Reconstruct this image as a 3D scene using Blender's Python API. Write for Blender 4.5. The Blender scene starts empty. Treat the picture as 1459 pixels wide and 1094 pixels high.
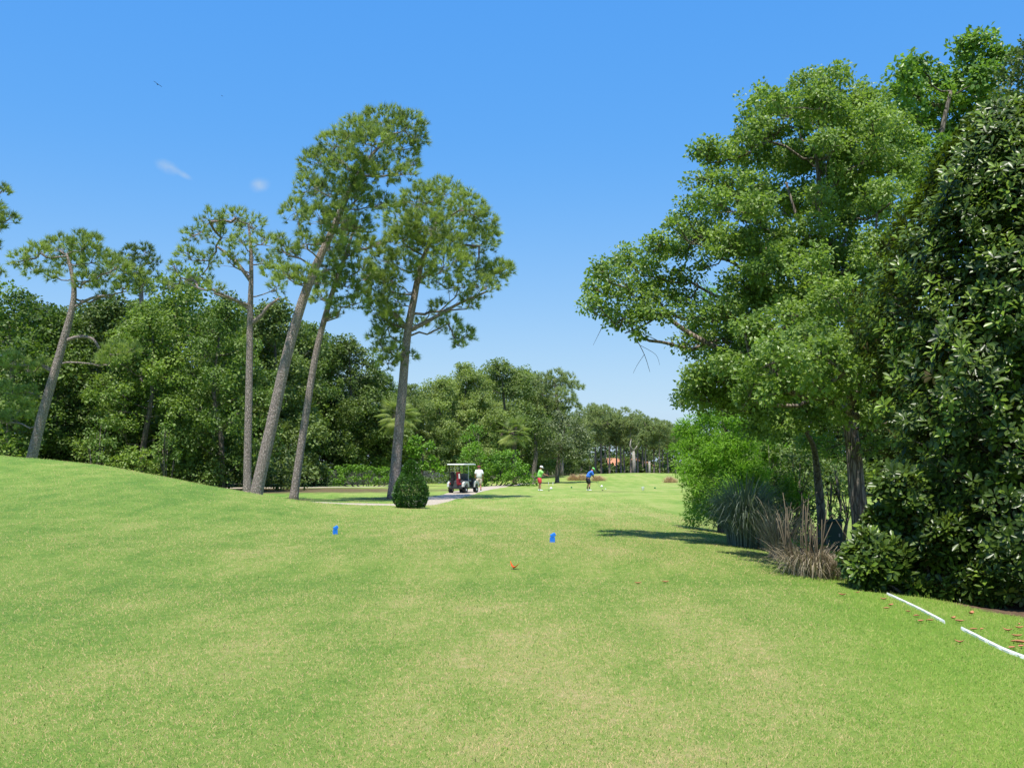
import bpy, math, random
import numpy as np
from mathutils import Vector, Matrix

# ------------------------------------------------------------------ camera, sky, sun, exposure
SC = bpy.context.scene
COL = SC.collection
F, CX, CY, HOR = 1400.0, 729.5, 547.0, 667.0       # focal length, centre, horizon (photo pixels)
CAMH = 1.6
PITCH = math.atan((HOR - CY) / F)
cd = bpy.data.cameras.new('camera'); cam = bpy.data.objects.new('camera', cd); COL.objects.link(cam)
cd.sensor_fit = 'HORIZONTAL'; cd.sensor_width = 36.0; cd.lens = 36.0 * F / 1459.0
cd.clip_start = 0.1; cd.clip_end = 6000.0
cam.location = (0, 0, CAMH); cam.rotation_euler = (math.pi / 2 + PITCH, 0, 0)
SC.camera = cam

SUN_EL = math.radians(71.0)
SHX, SHY = 0.25, 0.968          # direction in which shadows fall on the ground
w = bpy.data.worlds.new("World"); SC.world = w; w.use_nodes = True
nt = w.node_tree; nt.nodes.clear()
out = nt.nodes.new('ShaderNodeOutputWorld'); bg = nt.nodes.new('ShaderNodeBackground')
sky = nt.nodes.new('ShaderNodeTexSky'); sky.sky_type = 'NISHITA'; sky.sun_disc = False
sky.sun_elevation = SUN_EL
sky.sun_rotation = math.atan2(-SHX, -SHY)
sky.altitude = 0; sky.air_density = 1.0; sky.dust_density = 0.6; sky.ozone_density = 3.0
hs = nt.nodes.new('ShaderNodeHueSaturation'); hs.inputs['Hue'].default_value = 0.5
hs.inputs['Saturation'].default_value = 1.33; hs.inputs['Value'].default_value = 4.4
# the photograph's sky is graded: even brightness, strong saturation
sp = nt.nodes.new('ShaderNodeSeparateColor'); sp.mode = 'HSV'; cb = nt.nodes.new('ShaderNodeCombineColor'); cb.mode = 'HSV'
nt.links.new(sky.outputs[0], sp.inputs[0]); nt.links.new(sp.outputs[0], cb.inputs[0]); nt.links.new(sp.outputs[1], cb.inputs[1])
pw = nt.nodes.new('ShaderNodeMath'); pw.operation = 'POWER'; pw.inputs[1].default_value = 0.15; nt.links.new(sp.outputs[2], pw.inputs[0])
nt.links.new(pw.outputs[0], cb.inputs[2]); nt.links.new(cb.outputs[0], hs.inputs['Color'])
# two small wisps of cloud far up in the sky
def sky_dir(px, py):
    u = px - CX; v = CY - py
    d = Vector((u, F * math.cos(PITCH) - v * math.sin(PITCH), F * math.sin(PITCH) + v * math.cos(PITCH)))
    return d.normalized()
tc = nt.nodes.new('ShaderNodeTexCoord')
def wmath(op, a, b=None, clamp=False):
    n = nt.nodes.new('ShaderNodeMath'); n.operation = op; n.use_clamp = clamp
    for i, v in enumerate((a, b)):
        if v is None: continue
        if isinstance(v, (int, float)): n.inputs[i].default_value = v
        else: nt.links.new(v, n.inputs[i])
    return n.outputs[0]
# pale blue towards the horizon
sz_ = nt.nodes.new('ShaderNodeSeparateXYZ'); nt.links.new(tc.outputs['Generated'], sz_.inputs[0])
hf = wmath('MULTIPLY', wmath('SUBTRACT', 0.34, sz_.outputs[2]), 3.0, clamp=True); hf = wmath('MULTIPLY', wmath('MULTIPLY', hf, hf), .85)
hm = nt.nodes.new('ShaderNodeMixRGB'); nt.links.new(hf, hm.inputs['Fac']); nt.links.new(hs.outputs[0], hm.inputs['Color1']); hm.inputs['Color2'].default_value = (2.7, 3.65, 5.3, 1)
prev = hm.outputs[0]
cn = nt.nodes.new('ShaderNodeTexNoise'); cn.inputs['Scale'].default_value = 60; cn.inputs['Detail'].default_value = 5
nt.links.new(tc.outputs['Generated'], cn.inputs['Vector'])
for (px, py, sx, sz, rot, amt) in ((238, 238, .014, .008, -.35, .62), (258, 247, .014, .004, -.45, .45), (370, 264, .012, .009, .3, .6)):
    d = sky_dir(px, py)
    right = Vector((d.y, -d.x, 0)).normalized(); up = right.cross(d)
    a1 = right * math.cos(rot) + up * math.sin(rot); a2 = up * math.cos(rot) - right * math.sin(rot)
    q = []
    for ax, s in ((a1, sx), (a2, sz)):
        vm = nt.nodes.new('ShaderNodeVectorMath'); vm.operation = 'DOT_PRODUCT'
        nt.links.new(tc.outputs['Generated'], vm.inputs[0]); vm.inputs[1].default_value = ax
        t = wmath('MULTIPLY', vm.outputs['Value'], 1 / s); q.append(wmath('MULTIPLY', t, t))
    vm = nt.nodes.new('ShaderNodeVectorMath'); vm.operation = 'DOT_PRODUCT'
    nt.links.new(tc.outputs['Generated'], vm.inputs[0]); vm.inputs[1].default_value = d
    front = wmath('GREATER_THAN', vm.outputs['Value'], 0.5)
    r = wmath('SUBTRACT', 1.0, wmath('ADD', q[0], q[1]), clamp=True); r = wmath('MULTIPLY', r, r)
    m = wmath('MULTIPLY', r, wmath('MULTIPLY', wmath('SUBTRACT', cn.outputs['Fac'], 0.28, clamp=True), 3.0, clamp=True))
    m = wmath('MULTIPLY', wmath('MULTIPLY', m, front), amt)
    mx = nt.nodes.new('ShaderNodeMixRGB'); nt.links.new(m, mx.inputs['Fac'])
    nt.links.new(prev, mx.inputs['Color1']); mx.inputs['Color2'].default_value = (3.2, 3.9, 4.6, 1)
    prev = mx.outputs[0]
nt.links.new(prev, bg.inputs['Color']); bg.inputs['Strength'].default_value = 0.12
nt.links.new(bg.outputs[0], out.inputs['Surface'])

sd = bpy.data.lights.new('sun', 'SUN'); sd.energy = 5.0; sd.angle = math.radians(0.53); sd.color = (1.0, 0.955, 0.88)
sun = bpy.data.objects.new('sun', sd); COL.objects.link(sun)
ldir = Vector((SHX * math.cos(SUN_EL), SHY * math.cos(SUN_EL), -math.sin(SUN_EL)))
sun.rotation_euler = ldir.to_track_quat('-Z', 'Y').to_euler(); sun.location = (-20, -20, 60)
SC.view_settings.view_transform = 'Standard'; SC.view_settings.look = 'None'
SC.view_settings.exposure = 0.5; SC.view_settings.gamma = 1.0
try:
    SC.cycles.max_bounces = 6; SC.cycles.diffuse_bounces = 3; SC.cycles.glossy_bounces = 2
    SC.cycles.transmission_bounces = 4; SC.cycles.transparent_max_bounces = 8
except Exception: pass

# ------------------------------------------------------------------ helpers
R = np.random.default_rng(7)
def at(px, py, Y):
    """world point on the photo's ray (px, py) at the distance Y"""
    u = px - CX; v = CY - py
    dy = F * math.cos(PITCH) - v * math.sin(PITCH); dz = F * math.sin(PITCH) + v * math.cos(PITCH)
    t = Y / dy
    return Vector((u * t, Y, CAMH + dz * t))

def sstep(a, b, x): 
    t = np.clip((x - a) / (b - a), 0, 1); return t * t * (3 - 2 * t)

MX = (-90, -60, -34, -26, -22, -18.4, -14.7, -11, -9.5, -8, -6.7, -5, -3, 0)
MZ = (0, 2.2, 2.6, 2.38, 2.17, 1.82, 1.40, .93, .66, .39, .20, .08, 0, 0)
def gz(x, y):
    """height of the ground"""
    x = np.asarray(x, float); y = np.asarray(y, float)
    prof = sum(np.interp(x + s, MX, MZ) for s in (-1.6, -.8, 0, .8, 1.6)) / 5
    yc = 42 - 6 * sstep(-20, -10, x); back = 11 - 5.5 * sstep(-20, -11, x)
    dy = np.where(y < yc, (y - yc) / 12.5, (y - yc) / back)
    z = prof * np.exp(-dy ** 2)
    z = z - 0.38 * sstep(0.0, 4.0, x - (3.3 + .02 * y)) * (1 - sstep(34, 50, y))
    z = z + 1.05 * np.exp(-((x - 16) / 16.0) ** 2 - ((y - 122) / 17.0) ** 2)
    z = z - 0.07 * np.exp(-((y - 14.3 - .05 * x) / 1.6) ** 2) * (1 - sstep(2.5, 5, x))
    z = z + 0.10 * sstep(15, 17.0, y + .12 * x) * (1 - sstep(28, 34, y)) * (1 - sstep(2, 4, x))
    z = z + 0.02 * np.sin(x * .7 + 1.3) * np.sin(y * .45) + 0.012 * np.sin(x * 1.7) * np.cos(y * 1.3 + x)
    return z
def gpt(px, py, lo=3.0, hi=400.0):
    """the point of the ground seen at (px, py)"""
    Y = lo
    while Y < hi:
        p = at(px, py, Y)
        if p.z < float(gz(p.x, p.y)): break
        Y += max(.02, Y * .004)
    p = at(px, py, Y); return Vector((p.x, p.y, float(gz(p.x, p.y))))
def onground(px, Y):
    p = at(px, 600, Y); return Vector((p.x, Y, float(gz(p.x, Y))))

def tag(o, label=None, cat=None, group=None, kind=None):
    if label: o['label'] = label
    if cat: o['category'] = cat
    if group: o['group'] = group
    if kind: o['kind'] = kind
    return o
def thing(name, label, cat, loc=(0, 0, 0), rz=0.0, group=None):
    o = bpy.data.objects.new(name, None); o.empty_display_size = .2; COL.objects.link(o)
    o.location = loc; o.rotation_euler = (0, 0, rz)
    return tag(o, label, cat, group)
def link(name, me, parent=None):
    o = bpy.data.objects.new(name, me); COL.objects.link(o); o.parent = parent; return o
def copy_thing(root, loc, rz, scale, label, group=None):
    r = root.copy(); COL.objects.link(r); r.location = loc; r.rotation_euler = (0, 0, rz); r.scale = scale
    r['label'] = label
    if group: r['group'] = group
    elif 'group' in r: del r['group']
    for ch in list(root.children):
        c = ch.copy(); COL.objects.link(c); c.parent = r
        for g in list(ch.children):
            d = g.copy(); COL.objects.link(d); d.parent = c
    return r

def npmesh(name, V, T, mat, tint=None, smooth=False, uv=None):
    """V (n,3) vertices, T (m,k) faces"""
    V = np.ascontiguousarray(V, np.float32); T = np.ascontiguousarray(T, np.int32)
    me = bpy.data.meshes.new(name); k = T.shape[1]
    me.vertices.add(len(V)); me.vertices.foreach_set('co', V.ravel())
    me.loops.add(T.size); me.loops.foreach_set('vertex_index', T.ravel())
    me.polygons.add(len(T)); me.polygons.foreach_set('loop_start', np.arange(0, T.size, k, dtype=np.int32))
    me.polygons.foreach_set('use_smooth', np.full(len(T), smooth))
    if tint is not None:
        a = me.attributes.new('tint', 'FLOAT', 'POINT'); a.data.foreach_set('value', np.ascontiguousarray(tint, np.float32))
    me.materials.append(mat); me.update(calc_edges=True); me.validate()
    return me

def rand_unit(n, rng=None):
    v = (rng or R).normal(size=(n, 3)); return v / np.linalg.norm(v, axis=1, keepdims=True)
def norm(v): return v / np.maximum(np.linalg.norm(v, axis=1, keepdims=True), 1e-9)

DIAMOND = (np.array([(0, 0, 0), (-.36, .45, .07), (0, 1, -.02), (.36, .45, .07)], float), np.array([(0, 2, 1), (0, 3, 2)]))
OBOV = (np.array([(0, 0, 0), (-.13, .3, .03), (-.2, .68, .05), (0, 1, -.06), (.2, .68, .05), (.13, .3, .03), (0, .5, -.01)], float),
        np.array([(0, 6, 1), (1, 6, 2), (2, 6, 3), (3, 6, 4), (4, 6, 5), (5, 6, 0)]))
LANCE = (np.array([(0, 0, 0), (-.12, .4, .03), (0, 1, -.05), (.12, .4, .03)], float), np.array([(0, 2, 1), (0, 3, 2)]))
NEEDLE = (np.array([(-.5, 0, 0), (.5, 0, 0), (0, 1, 0)], float), np.array([(0, 1, 2)]))
def scatter(tpl, P, D, N, S, tint, W=None):
    """one leaf of the template at each P, pointing along D, facing N, of size S"""
    TV, TF = tpl; D = norm(D); Z = norm(N - D * np.sum(N * D, axis=1, keepdims=True)); X = np.cross(D, Z)
    n, k = len(P), len(TV); S = np.asarray(S)[:, None, None]
    wx = S if W is None else np.asarray(W)[:, None, None]
    V = P[:, None, :] + wx * TV[None, :, 0, None] * X[:, None, :] + S * (TV[None, :, 1, None] * D[:, None, :] + TV[None, :, 2, None] * Z[:, None, :])
    T = (TF[None] + (np.arange(n) * k)[:, None, None]).reshape(-1, TF.shape[1])
    return V.reshape(-1, 3), T, np.repeat(tint, k)

class Geo:
    """collects tubes / lathes / boxes as quads and links them as ONE mesh"""
    def __init__(s): s.V = []; s.F = []; s.n = 0
    def add(s, V, Fc):
        s.V.append(np.asarray(V, float)); s.F += [tuple(i + s.n for i in f) for f in Fc]; s.n += len(V)
    def tube(s, pts, rad, k=8, cap=True):
        pts = [Vector(p) for p in pts]; n = len(pts)
        V = []; prev = None
        for i, p in enumerate(pts):
            t = (pts[min(i + 1, n - 1)] - pts[max(i - 1, 0)])
            if t.length < 1e-9: t = Vector((0, 0, 1))
            t.normalize()
            if prev is None:
                a = Vector((1, 0, 0)) if abs(t.x) < .8 else Vector((0, 1, 0)); a = (a - t * a.dot(t)).normalized()
            else:
                a = prev - t * prev.dot(t); a = a.normalized() if a.length > 1e-6 else t.orthogonal().normalized()
            prev = a; b = t.cross(a)
            for j in range(k):
                an = 2 * math.pi * j / k; V.append(p + (a * math.cos(an) + b * math.sin(an)) * rad[i])
        Fc = [(i * k + j, i * k + (j + 1) % k, (i + 1) * k + (j + 1) % k, (i + 1) * k + j) for i in range(n - 1) for j in range(k)]
        if cap:
            Fc.append(tuple(range(k))[::-1]); Fc.append(tuple((n - 1) * k + j for j in range(k)))
        s.add([tuple(v) for v in V], Fc)
    def lathe(s, prof, k=16, c=(0, 0, 0), M=None):
        V = []
        for (r, z) in prof:
            for j in range(k):
                a = 2 * math.pi * j / k; v = Vector((r * math.cos(a), r * math.sin(a), z))
                if M is not None: v = M @ v
                V.append((v.x + c[0], v.y + c[1], v.z + c[2]))
        n = len(prof)
        Fc = [(i * k + j, i * k + (j + 1) % k, (i + 1) * k + (j + 1) % k, (i + 1) * k + j) for i in range(n - 1) for j in range(k)]
        Fc.append(tuple(range(k))[::-1]); Fc.append(tuple((n - 1) * k + j for j in range(k)))
        s.add(V, Fc)
    def box(s, c, d, M=None):
        V = []
        for z in (-.5, .5):
            for (x, y) in ((-.5, -.5), (.5, -.5), (.5, .5), (-.5, .5)):
                v = Vector((x * d[0], y * d[1], z * d[2]))
                if M is not None: v = M @ v
                V.append((v.x + c[0], v.y + c[1], v.z + c[2]))
        s.add(V, [(3, 2, 1, 0), (4, 5, 6, 7), (0, 1, 5, 4), (1, 2, 6, 5), (2, 3, 7, 6), (3, 0, 4, 7)])
    def prism(s, prof, x0, x1):
        """profile in (y, z) swept along x"""
        n = len(prof); V = [(x0, y, z) for y, z in prof] + [(x1, y, z) for y, z in prof]
        s.add(V, [tuple(range(n))[::-1], tuple(range(n, 2 * n))] + [(i, (i + 1) % n, n + (i + 1) % n, n + i) for i in range(n)])
    def mesh(s, name, mat, smooth=True):
        me = bpy.data.meshes.new(name); me.from_pydata(np.concatenate(s.V).tolist(), [], s.F); me.validate()
        if smooth: me.polygons.foreach_set('use_smooth', [True] * len(me.polygons))
        me.materials.append(mat); return me
    def build(s, name, mat, parent=None, smooth=True, bevel=0, auto=True):
        o = link(name, s.mesh(name, mat, smooth), parent)
        if bevel:
            m = o.modifiers.new('bevel', 'BEVEL'); m.width = bevel; m.segments = 2; m.limit_method = 'ANGLE'
        if smooth and auto:
            try:
                o.data.set_sharp_from_angle(angle=math.radians(40))
            except Exception: pass
        return o

# ------------------------------------------------------------------ materials
class NT:
    def __init__(s, name):
        s.m = bpy.data.materials.new(name); s.m.use_nodes = True; s.t = s.m.node_tree; s.t.nodes.clear()
        s.out = s.n('ShaderNodeOutputMaterial')
    def n(s, k): return s.t.nodes.new(k)
    def l(s, a, b): s.t.links.new(a, b)
    def setv(s, sock, v):
        if isinstance(v, (int, float)): sock.default_value = v
        elif isinstance(v, (tuple, list)): sock.default_value = (*v, 1) if len(v) == 3 and sock.type == 'RGBA' else v
        else: s.l(v, sock)
    def math(s, op, a, b=None, clamp=False):
        n = s.n('ShaderNodeMath'); n.operation = op; n.use_clamp = clamp; s.setv(n.inputs[0], a)
        if b is not None: s.setv(n.inputs[1], b)
        return n.outputs[0]
    def mix(s, f, a, b, mode='MIX'):
        n = s.n('ShaderNodeMixRGB'); n.blend_type = mode; s.setv(n.inputs[0], f); s.setv(n.inputs[1], a); s.setv(n.inputs[2], b); return n.outputs[0]
    def noise(s, vec, scale, detail=4, rough=.55):
        n = s.n('ShaderNodeTexNoise'); s.l(vec, n.inputs['Vector']); n.inputs['Scale'].default_value = scale
        n.inputs['Detail'].default_value = detail; n.inputs['Roughness'].default_value = rough; return n.outputs['Fac']
    def mapping(s, vec, scale=(1, 1, 1), rot=(0, 0, 0)):
        n = s.n('ShaderNodeMapping'); s.l(vec, n.inputs[0]); n.inputs['Scale'].default_value = scale; n.inputs['Rotation'].default_value = rot; return n.outputs[0]
    def ramp(s, f, stops):
        n = s.n('ShaderNodeValToRGB'); s.setv(n.inputs[0], f); e = n.color_ramp.elements
        e[0].position, e[0].color = stops[0][0], (*stops[0][1], 1); e[1].position, e[1].color = stops[-1][0], (*stops[-1][1], 1)
        for p, c in stops[1:-1]: x = e.new(p); x.color = (*c, 1)
        return n.outputs[0]
    def bsdf(s, col, rough=.6, spec=.5, metal=0, bump=None, bs=.3, bd=.02, coat=0):
        b = s.n('ShaderNodeBsdfPrincipled'); s.setv(b.inputs['Base Color'], col); s.setv(b.inputs['Roughness'], rough)
        b.inputs['Specular IOR Level'].default_value = spec; b.inputs['Metallic'].default_value = metal
        if coat: b.inputs['Coat Weight'].default_value = coat; b.inputs['Coat Roughness'].default_value = .15
        if bump is not None:
            n = s.n('ShaderNodeBump'); s.l(bump, n.inputs['Height']); n.inputs['Strength'].default_value = bs; n.inputs['Distance'].default_value = bd
            s.l(n.outputs[0], b.inputs['Normal'])
        return b.outputs[0]
    def done(s, sh): s.l(sh, s.out.inputs['Surface']); return s.m

def m_plain(name, col, rough=.5, spec=.5, metal=0, var=.12, scale=12, coat=0):
    t = NT(name); g = t.n('ShaderNodeTexCoord').outputs['Object']; f = t.noise(g, scale, 4)
    c = t.mix(f, tuple(x * (1 - var) for x in col), tuple(min(1, x * (1 + var)) for x in col))
    return t.done(t.bsdf(c, rough, spec, metal, coat=coat))
def m_leaf(name, dark, light, rough=.5, spec=.35, trans=.3, back=None, transcol=None, big=0.12):
    """foliage: colour differs from leaf to leaf and from spray to spray"""
    t = NT(name); a = t.n('ShaderNodeAttribute'); a.attribute_name = 'tint'
    oi = t.n('ShaderNodeObjectInfo').outputs['Random']
    f = t.math('ADD', a.outputs['Fac'], t.math('MULTIPLY', t.math('SUBTRACT', oi, .5), big), clamp=True)
    c = t.mix(f, dark, light)
    if back is not None:
        g = t.n('ShaderNodeNewGeometry').outputs['Backfacing']; c2 = t.mix(g, c, back)
    else: c2 = c
    p = t.bsdf(c2, rough, spec)
    tr = t.n('ShaderNodeBsdfTranslucent'); s = t.mix(1.0, c, transcol or (1.5, 1.6, .7), 'MULTIPLY'); t.l(s, tr.inputs[0])
    mx = t.n('ShaderNodeMixShader'); mx.inputs[0].default_value = trans; t.l(p, mx.inputs[1]); t.l(tr.outputs[0], mx.inputs[2])
    return t.done(mx.outputs[0])
def m_bark(name, c1, c2, crack, scale=6, vscale=.35, strength=.6):
    t = NT(name); g = t.n('ShaderNodeNewGeometry').outputs['Position']
    v = t.mapping(g, (1, 1, vscale)); n = t.noise(v, scale, 6, .6); wv = t.n('ShaderNodeVectorMath'); wv.operation = 'MULTIPLY_ADD'; nn = t.n('ShaderNodeTexNoise'); t.l(v, nn.inputs['Vector']); nn.inputs['Scale'].default_value = scale * .8; t.l(nn.outputs['Color'], wv.inputs[0]); wv.inputs[1].default_value = (1.2 / scale,) * 3; t.l(v, wv.inputs[2]); v = wv.outputs[0]; n2 = t.noise(g, .8, 3)
    vo = t.n('ShaderNodeTexVoronoi'); vo.feature = 'DISTANCE_TO_EDGE'; t.l(v, vo.inputs['Vector']); vo.inputs['Scale'].default_value = scale
    e = t.math('MULTIPLY', vo.outputs['Distance'], 5.0, clamp=True)
    c = t.mix(t.math('MULTIPLY', t.math('ADD', n, n2), .5), c1, c2); c = t.mix(t.math('ADD', e, t.math('MULTIPLY', n, .4), clamp=True), crack, c)
    return t.done(t.bsdf(c, .9, .2, bump=t.math('ADD', e, n), bs=strength, bd=.05))

def grass_colour(t, blade=False):
    pos = t.n('ShaderNodeNewGeometry').outputs['Position']; sx = t.n('ShaderNodeSeparateXYZ'); t.l(pos, sx.inputs[0])
    x, y = sx.outputs[0], sx.outputs[1]
    flat = t.mapping(pos, (1, 1, 0))
    big = t.noise(flat, .16, 3, .5)
    mid = t.noise(t.mapping(pos, (1.0, .62, 0)), 1.3, 6, .66)
    band = t.noise(t.mapping(pos, (1.0, .16, 0), (0, 0, -.10)), 1.0, 5, .6)
    fine = t.noise(flat, 14, 3, .7)
    # a lush strip at the right where mowing stops, and in the swale
    lush = t.math('MULTIPLY', t.math('SUBTRACT', x, t.math('MULTIPLY', y, .26)), .8, clamp=True)
    lush = t.math('MULTIPLY', lush, t.math('MULTIPLY', t.math('SUBTRACT', 30, y), .1, clamp=True))
    rlush = lush
    sw = t.math('SUBTRACT', 1.0, t.math('MULTIPLY', t.math('ABSOLUTE', t.math('SUBTRACT', y, 14.4)), .42), clamp=True)
    lush = t.math('ADD', lush, t.math('MULTIPLY', sw, .5), clamp=True)
    left = t.math('MULTIPLY', t.math('SUBTRACT', t.math('MULTIPLY', y, -.10), x), .14, clamp=True)
    lush = t.math('ADD', lush, t.math('MULTIPLY', left, .95), clamp=True)
    dry = t.math('ADD', t.math('MULTIPLY', mid, .50), t.math('MULTIPLY', big, .35)); dry = t.math('ADD', dry, t.math('MULTIPLY', band, .45))
    dry = t.math('SUBTRACT', dry, t.math('MULTIPLY', lush, .13))
    # the tan worn patch near the camera
    pd = t.math('SUBTRACT', 1.0, t.math('MULTIPLY', t.math('ADD', t.math('POWER', t.math('ABSOLUTE', t.math('SUBTRACT', x, .9)), 2.0), t.math('POWER', t.math('ABSOLUTE', t.math('MULTIPLY', t.math('SUBTRACT', y, 6.5), .6)), 2.0)), .14), clamp=True)
    dry = t.math('ADD', dry, t.math('MULTIPLY', pd, .06))
    grit = t.noise(t.mapping(pos, (1, .7, 0)), 9.0, 5, .72); dry = t.math('ADD', dry, t.math('MULTIPLY', t.math('SUBTRACT', grit, .5), .52))
    mow = t.math('SINE', t.math('ADD', t.math('MULTIPLY', x, 2.1), t.math('MULTIPLY', y, .25)))
    dry = t.math('ADD', dry, t.math('MULTIPLY', mow, .012))
    f = t.math('ADD', dry, t.math('MULTIPLY', t.math('SUBTRACT', fine, .5), .30))
    if blade:
        a = t.n('ShaderNodeAttribute'); a.attribute_name = 'tint'
        f = t.math('ADD', f, t.math('MULTIPLY', t.math('SUBTRACT', a.outputs['Fac'], .5), .95))
    c = t.ramp(t.math('SUBTRACT', f, .12), ((.30, G1), (.44, G2), (.56, G3), (.68, G4), (.80, G5)))
    c = t.mix(t.math('MULTIPLY', rlush, .55), c, t.mix(grit, (.120, .235, .018), (.235, .365, .050)))
    return c, pos, x, y, flat, f
G1, G2, G3, G4, G5 = (.095, .195, .030), (.165, .260, .046), (.235, .300, .072), (.320, .320, .115), (.46, .355, .20)

def m_ground():
    t = NT('lawn'); c, pos, x, y, flat, f = grass_colour(t)
    # ground darkened towards the camera: painted shade in the gaps between modelled blades
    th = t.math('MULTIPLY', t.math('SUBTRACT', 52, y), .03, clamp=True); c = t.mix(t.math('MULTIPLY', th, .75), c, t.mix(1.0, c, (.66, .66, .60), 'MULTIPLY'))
    # bare needle litter under the wood on the left and leaf mould under the trees on the right
    def disc(cx, cy, rx, ry, soft=.35):
        a = t.math('MULTIPLY', t.math('SUBTRACT', x, cx), 1 / rx); b = t.math('MULTIPLY', t.math('SUBTRACT', y, cy), 1 / ry)
        d = t.math('SQRT', t.math('ADD', t.math('MULTIPLY', a, a), t.math('MULTIPLY', b, b)))
        d = t.math('ADD', d, t.math('MULTIPLY', t.math('SUBTRACT', t.noise(flat, .9, 5, .65), .5), .9))
        return t.math('MULTIPLY', t.math('SUBTRACT', 1.0, d), 1 / soft, clamp=True)
    lit = disc(9.0, 18.4, 2.0, 4.4, .2); lit = t.math('MAXIMUM', lit, disc(8.6, 15.0, 3.3, 3.4, .2))
    lit = t.math('MAXIMUM', lit, t.math('MULTIPLY', disc(-27, 72, 26, 12, .3), .9))
    lit = t.math('MAXIMUM', lit, disc(-11.2, 50.6, 1.3, 1.0)); lit = t.math('MAXIMUM', lit, t.math('MULTIPLY', disc(-6.5, 52.5, 2.4, 1.6), .8))
    lit = t.math('MAXIMUM', lit, t.math('MULTIPLY', disc(-2.0, 53, 1.6, 1.6), .7)); lit = t.math('MAXIMUM', lit, t.math('MULTIPLY', disc(6.5, 68, 3.2, 2.2, .8), .45))
    mould = t.ramp(t.noise(flat, 7, 6, .7), ((.3, (.05, .032, .02)), (.55, (.13, .085, .05)), (.75, (.26, .17, .10))))
    far = t.math('MULTIPLY', t.math('SUBTRACT', y, 132), .1, clamp=True)
    mould2 = t.mix(t.noise(flat, .5, 4), (.06, .07, .03), (.14, .11, .06))
    c = t.mix(lit, c, mould); c = t.mix(far, c, mould2)
    bumpn = t.math('ADD', t.noise(flat, 45, 4, .7), t.math('MULTIPLY', t.noise(flat, 9, 4, .6), .7))
    return t.done(t.bsdf(c, .85, .15, bump=bumpn, bs=.55, bd=.03))
def m_blade():
    t = NT('grass_blades'); c, pos, x, y, flat, f = grass_colour(t, True)
    c = t.mix(1.0, c, (1.28, 1.25, 1.12), 'MULTIPLY'); p = t.bsdf(c, .6, .25); tr = t.n('ShaderNodeBsdfTranslucent'); t.l(c, tr.inputs[0])
    mx = t.n('ShaderNodeMixShader'); mx.inputs[0].default_value = .35; t.l(p, mx.inputs[1]); t.l(tr.outputs[0], mx.inputs[2])
    return t.done(mx.outputs[0])
M = {}
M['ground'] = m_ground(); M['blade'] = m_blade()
M['dead_bark'] = None; M['pine_bark'] = m_bark('pine_bark', (.30, .235, .21), (.46, .38, .34), (.15, .115, .10), 15, .45, .8)
M['bark'] = m_bark('grey_bark', (.13, .11, .09), (.24, .21, .17), (.05, .042, .035), 9, .25, .6)
M['pale_bark'] = m_bark('pale_bark', (.20, .165, .135), (.44, .36, .29), (.06, .045, .037), 16, .12, .9)
M['limb'] = m_bark('limb_bark', (.30, .28, .24), (.48, .45, .40), (.14, .12, .10), 9, .5, .4)
M['needles'] = m_leaf('pine_needles', (.070, .125, .034), (.39, .47, .135), .45, .4, .38)
M['needles_hazed'] = m_leaf('pine_needles_hazed', (.17, .23, .11), (.38, .44, .20), .6, .3, .3)  # needle green lightened: distance haze painted into the colour
M['oak'] = m_leaf('oak_leaves', (.030, .058, .014), (.170, .240, .055), .5, .35, .25, big=.35)
M['sweet'] = m_leaf('light_green_leaves', (.036, .078, .014), (.21, .31, .06), .5, .35, .28, big=.3)
M['mid'] = m_leaf('mid_green_hazed_leaves', (.095, .15, .045), (.31, .38, .12), .55, .3, .35, big=.5)  # mid green, paled further with haze over the middle wood painted in
M['tallow'] = m_leaf('tallow_leaves', (.088, .155, .034), (.30, .41, .092), .42, .4, .38)
M['hick'] = m_leaf('compound_leaves', (.06, .13, .024), (.24, .38, .07), .4, .4, .38)
M['cypress'] = m_leaf('cypress_sprays', (.07, .17, .014), (.26, .46, .045), .6, .25, .4)
M['magnolia'] = m_leaf('magnolia_leaves', (.013, .032, .008), (.19, .29, .030), .36, .36, .22, back=(.10, .075, .03))
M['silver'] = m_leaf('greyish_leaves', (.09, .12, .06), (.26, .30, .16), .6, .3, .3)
M['vine'] = m_leaf('vine_leaves', (.05, .13, .012), (.22, .40, .04), .5, .35, .35)
M['topiary'] = m_leaf('clipped_leaves', (.018, .06, .008), (.10, .23, .022), .4, .45, .2)
M['palm'] = m_leaf('palm_fronds', (.13, .20, .05), (.42, .47, .18), .45, .45, .35)
M['pampas'] = m_leaf('grey_green_blades', (.09, .12, .09), (.24, .29, .23), .6, .3, .25)
M['drygrass'] = m_leaf('dry_blades', (.14, .115, .075), (.46, .39, .27), .7, .2, .2, transcol=(1, .9, .7))
M['fresh'] = m_leaf('fresh_green_leaves', (.04, .085, .016), (.25, .35, .07), .5, .35, .35, big=.3)
M['tuft'] = m_leaf('pale_dry_blades', (.40, .28, .17), (.75, .58, .38), .8, .1, .3, transcol=(1, .9, .8))
M['path'] = None
def m_path():
    t = NT('concrete_path'); g = t.n('ShaderNodeNewGeometry').outputs['Position']
    c = t.mix(t.noise(g, .9, 6, .65), (.34, .29, .23), (.50, .43, .34)); c = t.mix(t.math('MULTIPLY', t.noise(g, 25, 4), .4), c, (.3, .26, .2))
    return t.done(t.bsdf(c, .9, .2))
M['path'] = m_path()
M['white'] = m_plain('white_paint', (.78, .78, .76), .4); M['white_plastic'] = m_plain('white_plastic', (.82, .82, .80), .3)
M['black'] = m_plain('black_plastic', (.018, .018, .02), .45); M['rubber'] = m_plain('tyre_rubber', (.02, .02, .02), .85)
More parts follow.
